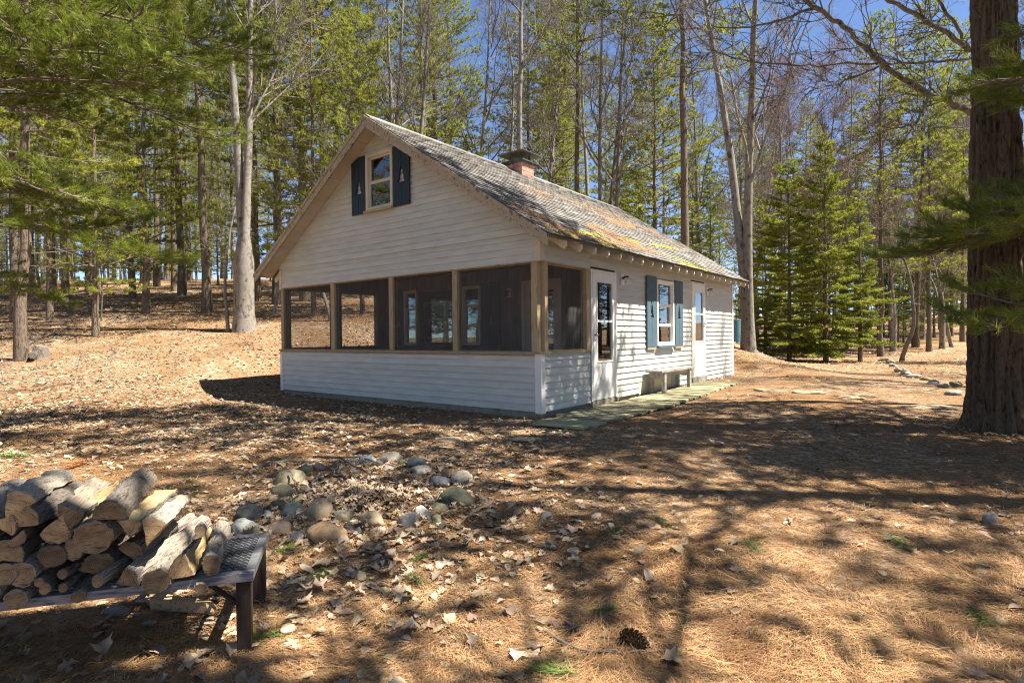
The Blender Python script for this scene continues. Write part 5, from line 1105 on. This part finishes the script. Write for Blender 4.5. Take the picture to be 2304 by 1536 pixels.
# stump and rotting log at the far left
c, t = pground(92, 806); mb = MB(); st = empty('rotting_stump', c); tag(st, 'low rotting stump and bark beside the leftmost thick pine', 'stump')
m1 = MB(); m1.tube([(0, 0, -.08), (0, 0, .05), (.01, 0, .22), (.03, .01, .30)], [.24, .19, .16, .13], 12); sub('stump_wood', m1, M_barkl, st); m1 = MB(); m1.tube([(-.3, .1, .08), (.1, -.15, .10), (.42, -.25, .07)], [.07, .08, .06], 9); sub('rotten_limb', m1, M_barkl, st)
c, t = pground(1657, 767); x, y = ad((1657-1152)/FPX*19, 19); z = gz(x, y); br_ = empty('blue_barrel', (x, y, z)); tag(br_, 'blue ribbed barrel half hidden beside the twin-stem maple', 'barrel')
m1 = MB(); zz = np.linspace(0, .75, 22); m1.tube([(0, 0, q) for q in zz], [.16+.012*(i % 2) for i in range(22)], 16); sub('drum', m1, M_barrel, br_); m1 = MB(); m1.tube([(0, 0, .7505), (0, 0, .78)], [.165, .155], 16); sub('lid', m1, M_barrel, br_)
# low bare brush at the far left and saplings on the bank
for i, (px, py, s_, lb) in enumerate([(75, 880, .17, 'tangle of bare brush at the left edge'), (165, 868, .14, 'low bare shrub right of the brush tangle'), (250, 862, .12, 'small bare shrub at the edge of the house shade'), (20, 900, .13, 'bare shrub cut by the left picture edge')]):
    c, t = pground(px, py); e = empty('bare_shrub', c, i*1.3); parts, ms_ = PROTO['sapling']; e.scale = (s_*1.6, s_*1.6, s_)
    ob('stems', parts['limb'], ms_['limb'], e); ob('trunk', parts['trunk'], ms_['trunk'], e); ob('twigs', parts['crown'], ms_['crown'], e); tag(e, lb, 'shrub', 'bare shrubs at the left')

# ------------------------------------------------------------------ leaf litter and needles (stuff)
g = np.random.default_rng(101)
def inside(x, y): return (x > -W-.02) & (x < .03) & (y > -.03) & (y < L+.03)
def onwalk(x, y): return (x > .1) & (x < 1.05) & (y > -.62) & (y < 6.05)
def vnoise(x, y, s, o_): return np.array([mnoise.noise(Vector((float(a)*s+o_, float(b)*s-o_, o_))) for a, b in zip(x, y)])
def scatter(N, d0_, d1, amax=.97, p=1.):
    u_ = g.uniform(size=N); d = np.exp(np.log(d0_)+(np.log(d1)-np.log(d0_))*u_**p); a = g.uniform(-amax, amax, N)*d; x = CAM[0]+a*R2[0]+d*F2[0]; y = CAM[1]+a*R2[1]+d*F2[1]; return a, d, x, y
def leafshape(k):
    if k == 0: o_ = [(0, -.5), (.10, -.30), (.30, -.22), (.20, -.08), (.42, .06), (.22, .14), (.26, .34), (.08, .34), (0, .52)]
    elif k == 1: o_ = [(0, -.5), (.14, -.36), (.34, -.30), (.30, -.12), (.44, .08), (.28, .16), (.20, .36), (0, .5)]
    else: o_ = [(0, -.5), (.20, -.25), (.28, .0), (.18, .28), (0, .5)]
    L_ = [(-x, y) for x, y in o_[1:-1]][::-1]; return np.array(o_+L_)
def leaves(x, y, size, k, curl, zoff=.006, far=False):
    N = len(x)
    if far: sh_ = np.array([(0, -.5), (.36, .05), (0, .5), (-.36, .05)]); 
    else: sh_ = leafshape(k)
    m = len(sh_); P = np.zeros((N, m+1, 3)); az = g.uniform(0, 6.28, N); ca, sa = np.cos(az), np.sin(az); sx = size*g.uniform(.75, 1.25, N); c1 = curl*g.uniform(-.3, 1.3, N); c2 = curl*g.normal(0, .6, N); tx, ty = g.normal(0, .18, N), g.normal(0, .18, N)
    shp = np.concatenate([sh_, [[0, 0]]])
    for j, (u_, v_) in enumerate(shp):
        uu, vv_ = u_*sx, v_*sx; h = (c1*(u_**2)*2.4+c2*(v_**2)*1.6)*sx+g.normal(0, .03, N)*sx*(j < m)
        P[:, j, 0] = uu*ca-vv_*sa; P[:, j, 1] = uu*sa+vv_*ca; P[:, j, 2] = h+tx*P[:, j, 0]+ty*P[:, j, 1]
    P[:, :, 2] -= np.minimum(P[:, :, 2].min(1), 0)[:, None]*.8; P[:, :, 0] += x[:, None]; P[:, :, 1] += y[:, None]; P[:, :, 2] += terr(x, y)[:, None]+zoff
    F_ = np.array([(m, j, (j+1) % m) for j in range(m)]); F_ = (F_[None]+(np.arange(N)*(m+1))[:, None, None]).reshape(-1, 3); return P.reshape(-1, 3), F_
def joinset(sets):
    Vs, Fs, n = [], [], 0
    for V_, F_ in sets: Vs.append(V_); Fs.append(F_+n); n += len(V_)
    return np.concatenate(Vs), np.concatenate(Fs)
def keepmask(a, d, x, y, base):
    ring = np.exp(-(((a+1.0)/1.2)**2+((d-3.9)/1.1)**2)); leftm = ss(-.5, -3, a)*ss(5, 8, d); nn = vnoise(x, y, .55, 3.3)
    pr = base*(.55+1.6*np.clip(nn, -.3, .6))+2.6*ring+1.5*leftm*(.55+nn)+.45*ss(14, 20, d)
    pr = pr*(1-.78*ss(-.2, 1.2, a)*ss(17, 13, d)*ss(4.2, 5.5, d))
    return (g.uniform(size=len(a)) < pr) & ~inside(x, y) & ~(onwalk(x, y) & (g.uniform(size=len(a)) < .93))
sets = []
for k in range(3):
    a, d, x, y = scatter(5200, 1.25, 9); kp = keepmask(a, d, x, y, .13); x, y = x[kp], y[kp]; sets.append(leaves(x, y, .058*g.uniform(.35, 1.35, len(x)), k, .6))
rc_ = pground(825, 1125)[0]; an = g.uniform(0, 6.28, 1500); rr_ = np.abs(g.normal(.25, .42, 1500)); sets.append(leaves(rc_.x+rr_*np.cos(an), rc_.y+rr_*np.sin(an), .055*g.uniform(.4, 1.4, 1500), 0, .8, zoff=g.uniform(.0, .05, 1500)[:, None]))
an = g.uniform(0, 6.28, 260); rr_ = .36+np.abs(g.normal(0, .22, 260)); sets.append(leaves(bx_+rr_*np.cos(an), by_+rr_*np.sin(an), .055*g.uniform(.5, 1.3, 260), 0, .6, zoff=.02))
xw = np.concatenate([g.uniform(.03, .22, 320), g.uniform(-W, 0, 260)]); yw = np.concatenate([g.uniform(2.2, 8.6, 320), -np.abs(g.normal(0, .10, 260))-.04]); sets.append(leaves(xw, yw, .05*g.uniform(.5, 1.3, 580), 0, .7, zoff=.015))
tag(ob('leaf_litter', npmesh('leaf_litter', *joinset(sets)), M_leaf), 'dry brown oak and maple leaves strewn over the near yard', kind='stuff')
a, d, x, y = scatter(62000, 5, 32); kp = keepmask(a, d, x, y, .35); x, y, d = x[kp], y[kp], d[kp]
tag(ob('far_leaf_litter', npmesh('far_leaf_litter', *leaves(x, y, (.05+.0016*d)*g.uniform(.5, 1.3, len(x)), 0, .5, far=True)), M_leaf), 'dry leaves covering the bank and the ground farther off', kind='stuff')
a, d, x, y = scatter(190000, 1.15, 8.5, p=1.25); kp = ~inside(x, y) & ~(onwalk(x, y) & (g.uniform(size=len(x)) < .9)); x, y, d = x[kp], y[kp], d[kp]; N = len(x)
fld = 2.5*np.sin(x*2.1+np.sin(y*1.7))+2.2*np.cos(y*2.4-.6*x); az = fld+g.normal(0, .75, N); T_ = np.stack([np.cos(az), np.sin(az), g.normal(.02, .13, N)], 1); C_ = np.stack([x, y, terr(x, y)+g.uniform(.001, .016, N)], 1)
V_, F_ = tris(C_, T_, np.tile([0, 0, 1.], (N, 1))+g.normal(0, .2, (N, 3)), g.uniform(.05, .11, N), .0011+.00042*d)
tag(ob('pine_straw', npmesh('pine_straw', V_, F_), M_dneedle), 'layer of fallen brown pine needles over the yard', kind='stuff')
# leaves drifted against the bench legs and inside the fire ring come from the same litter
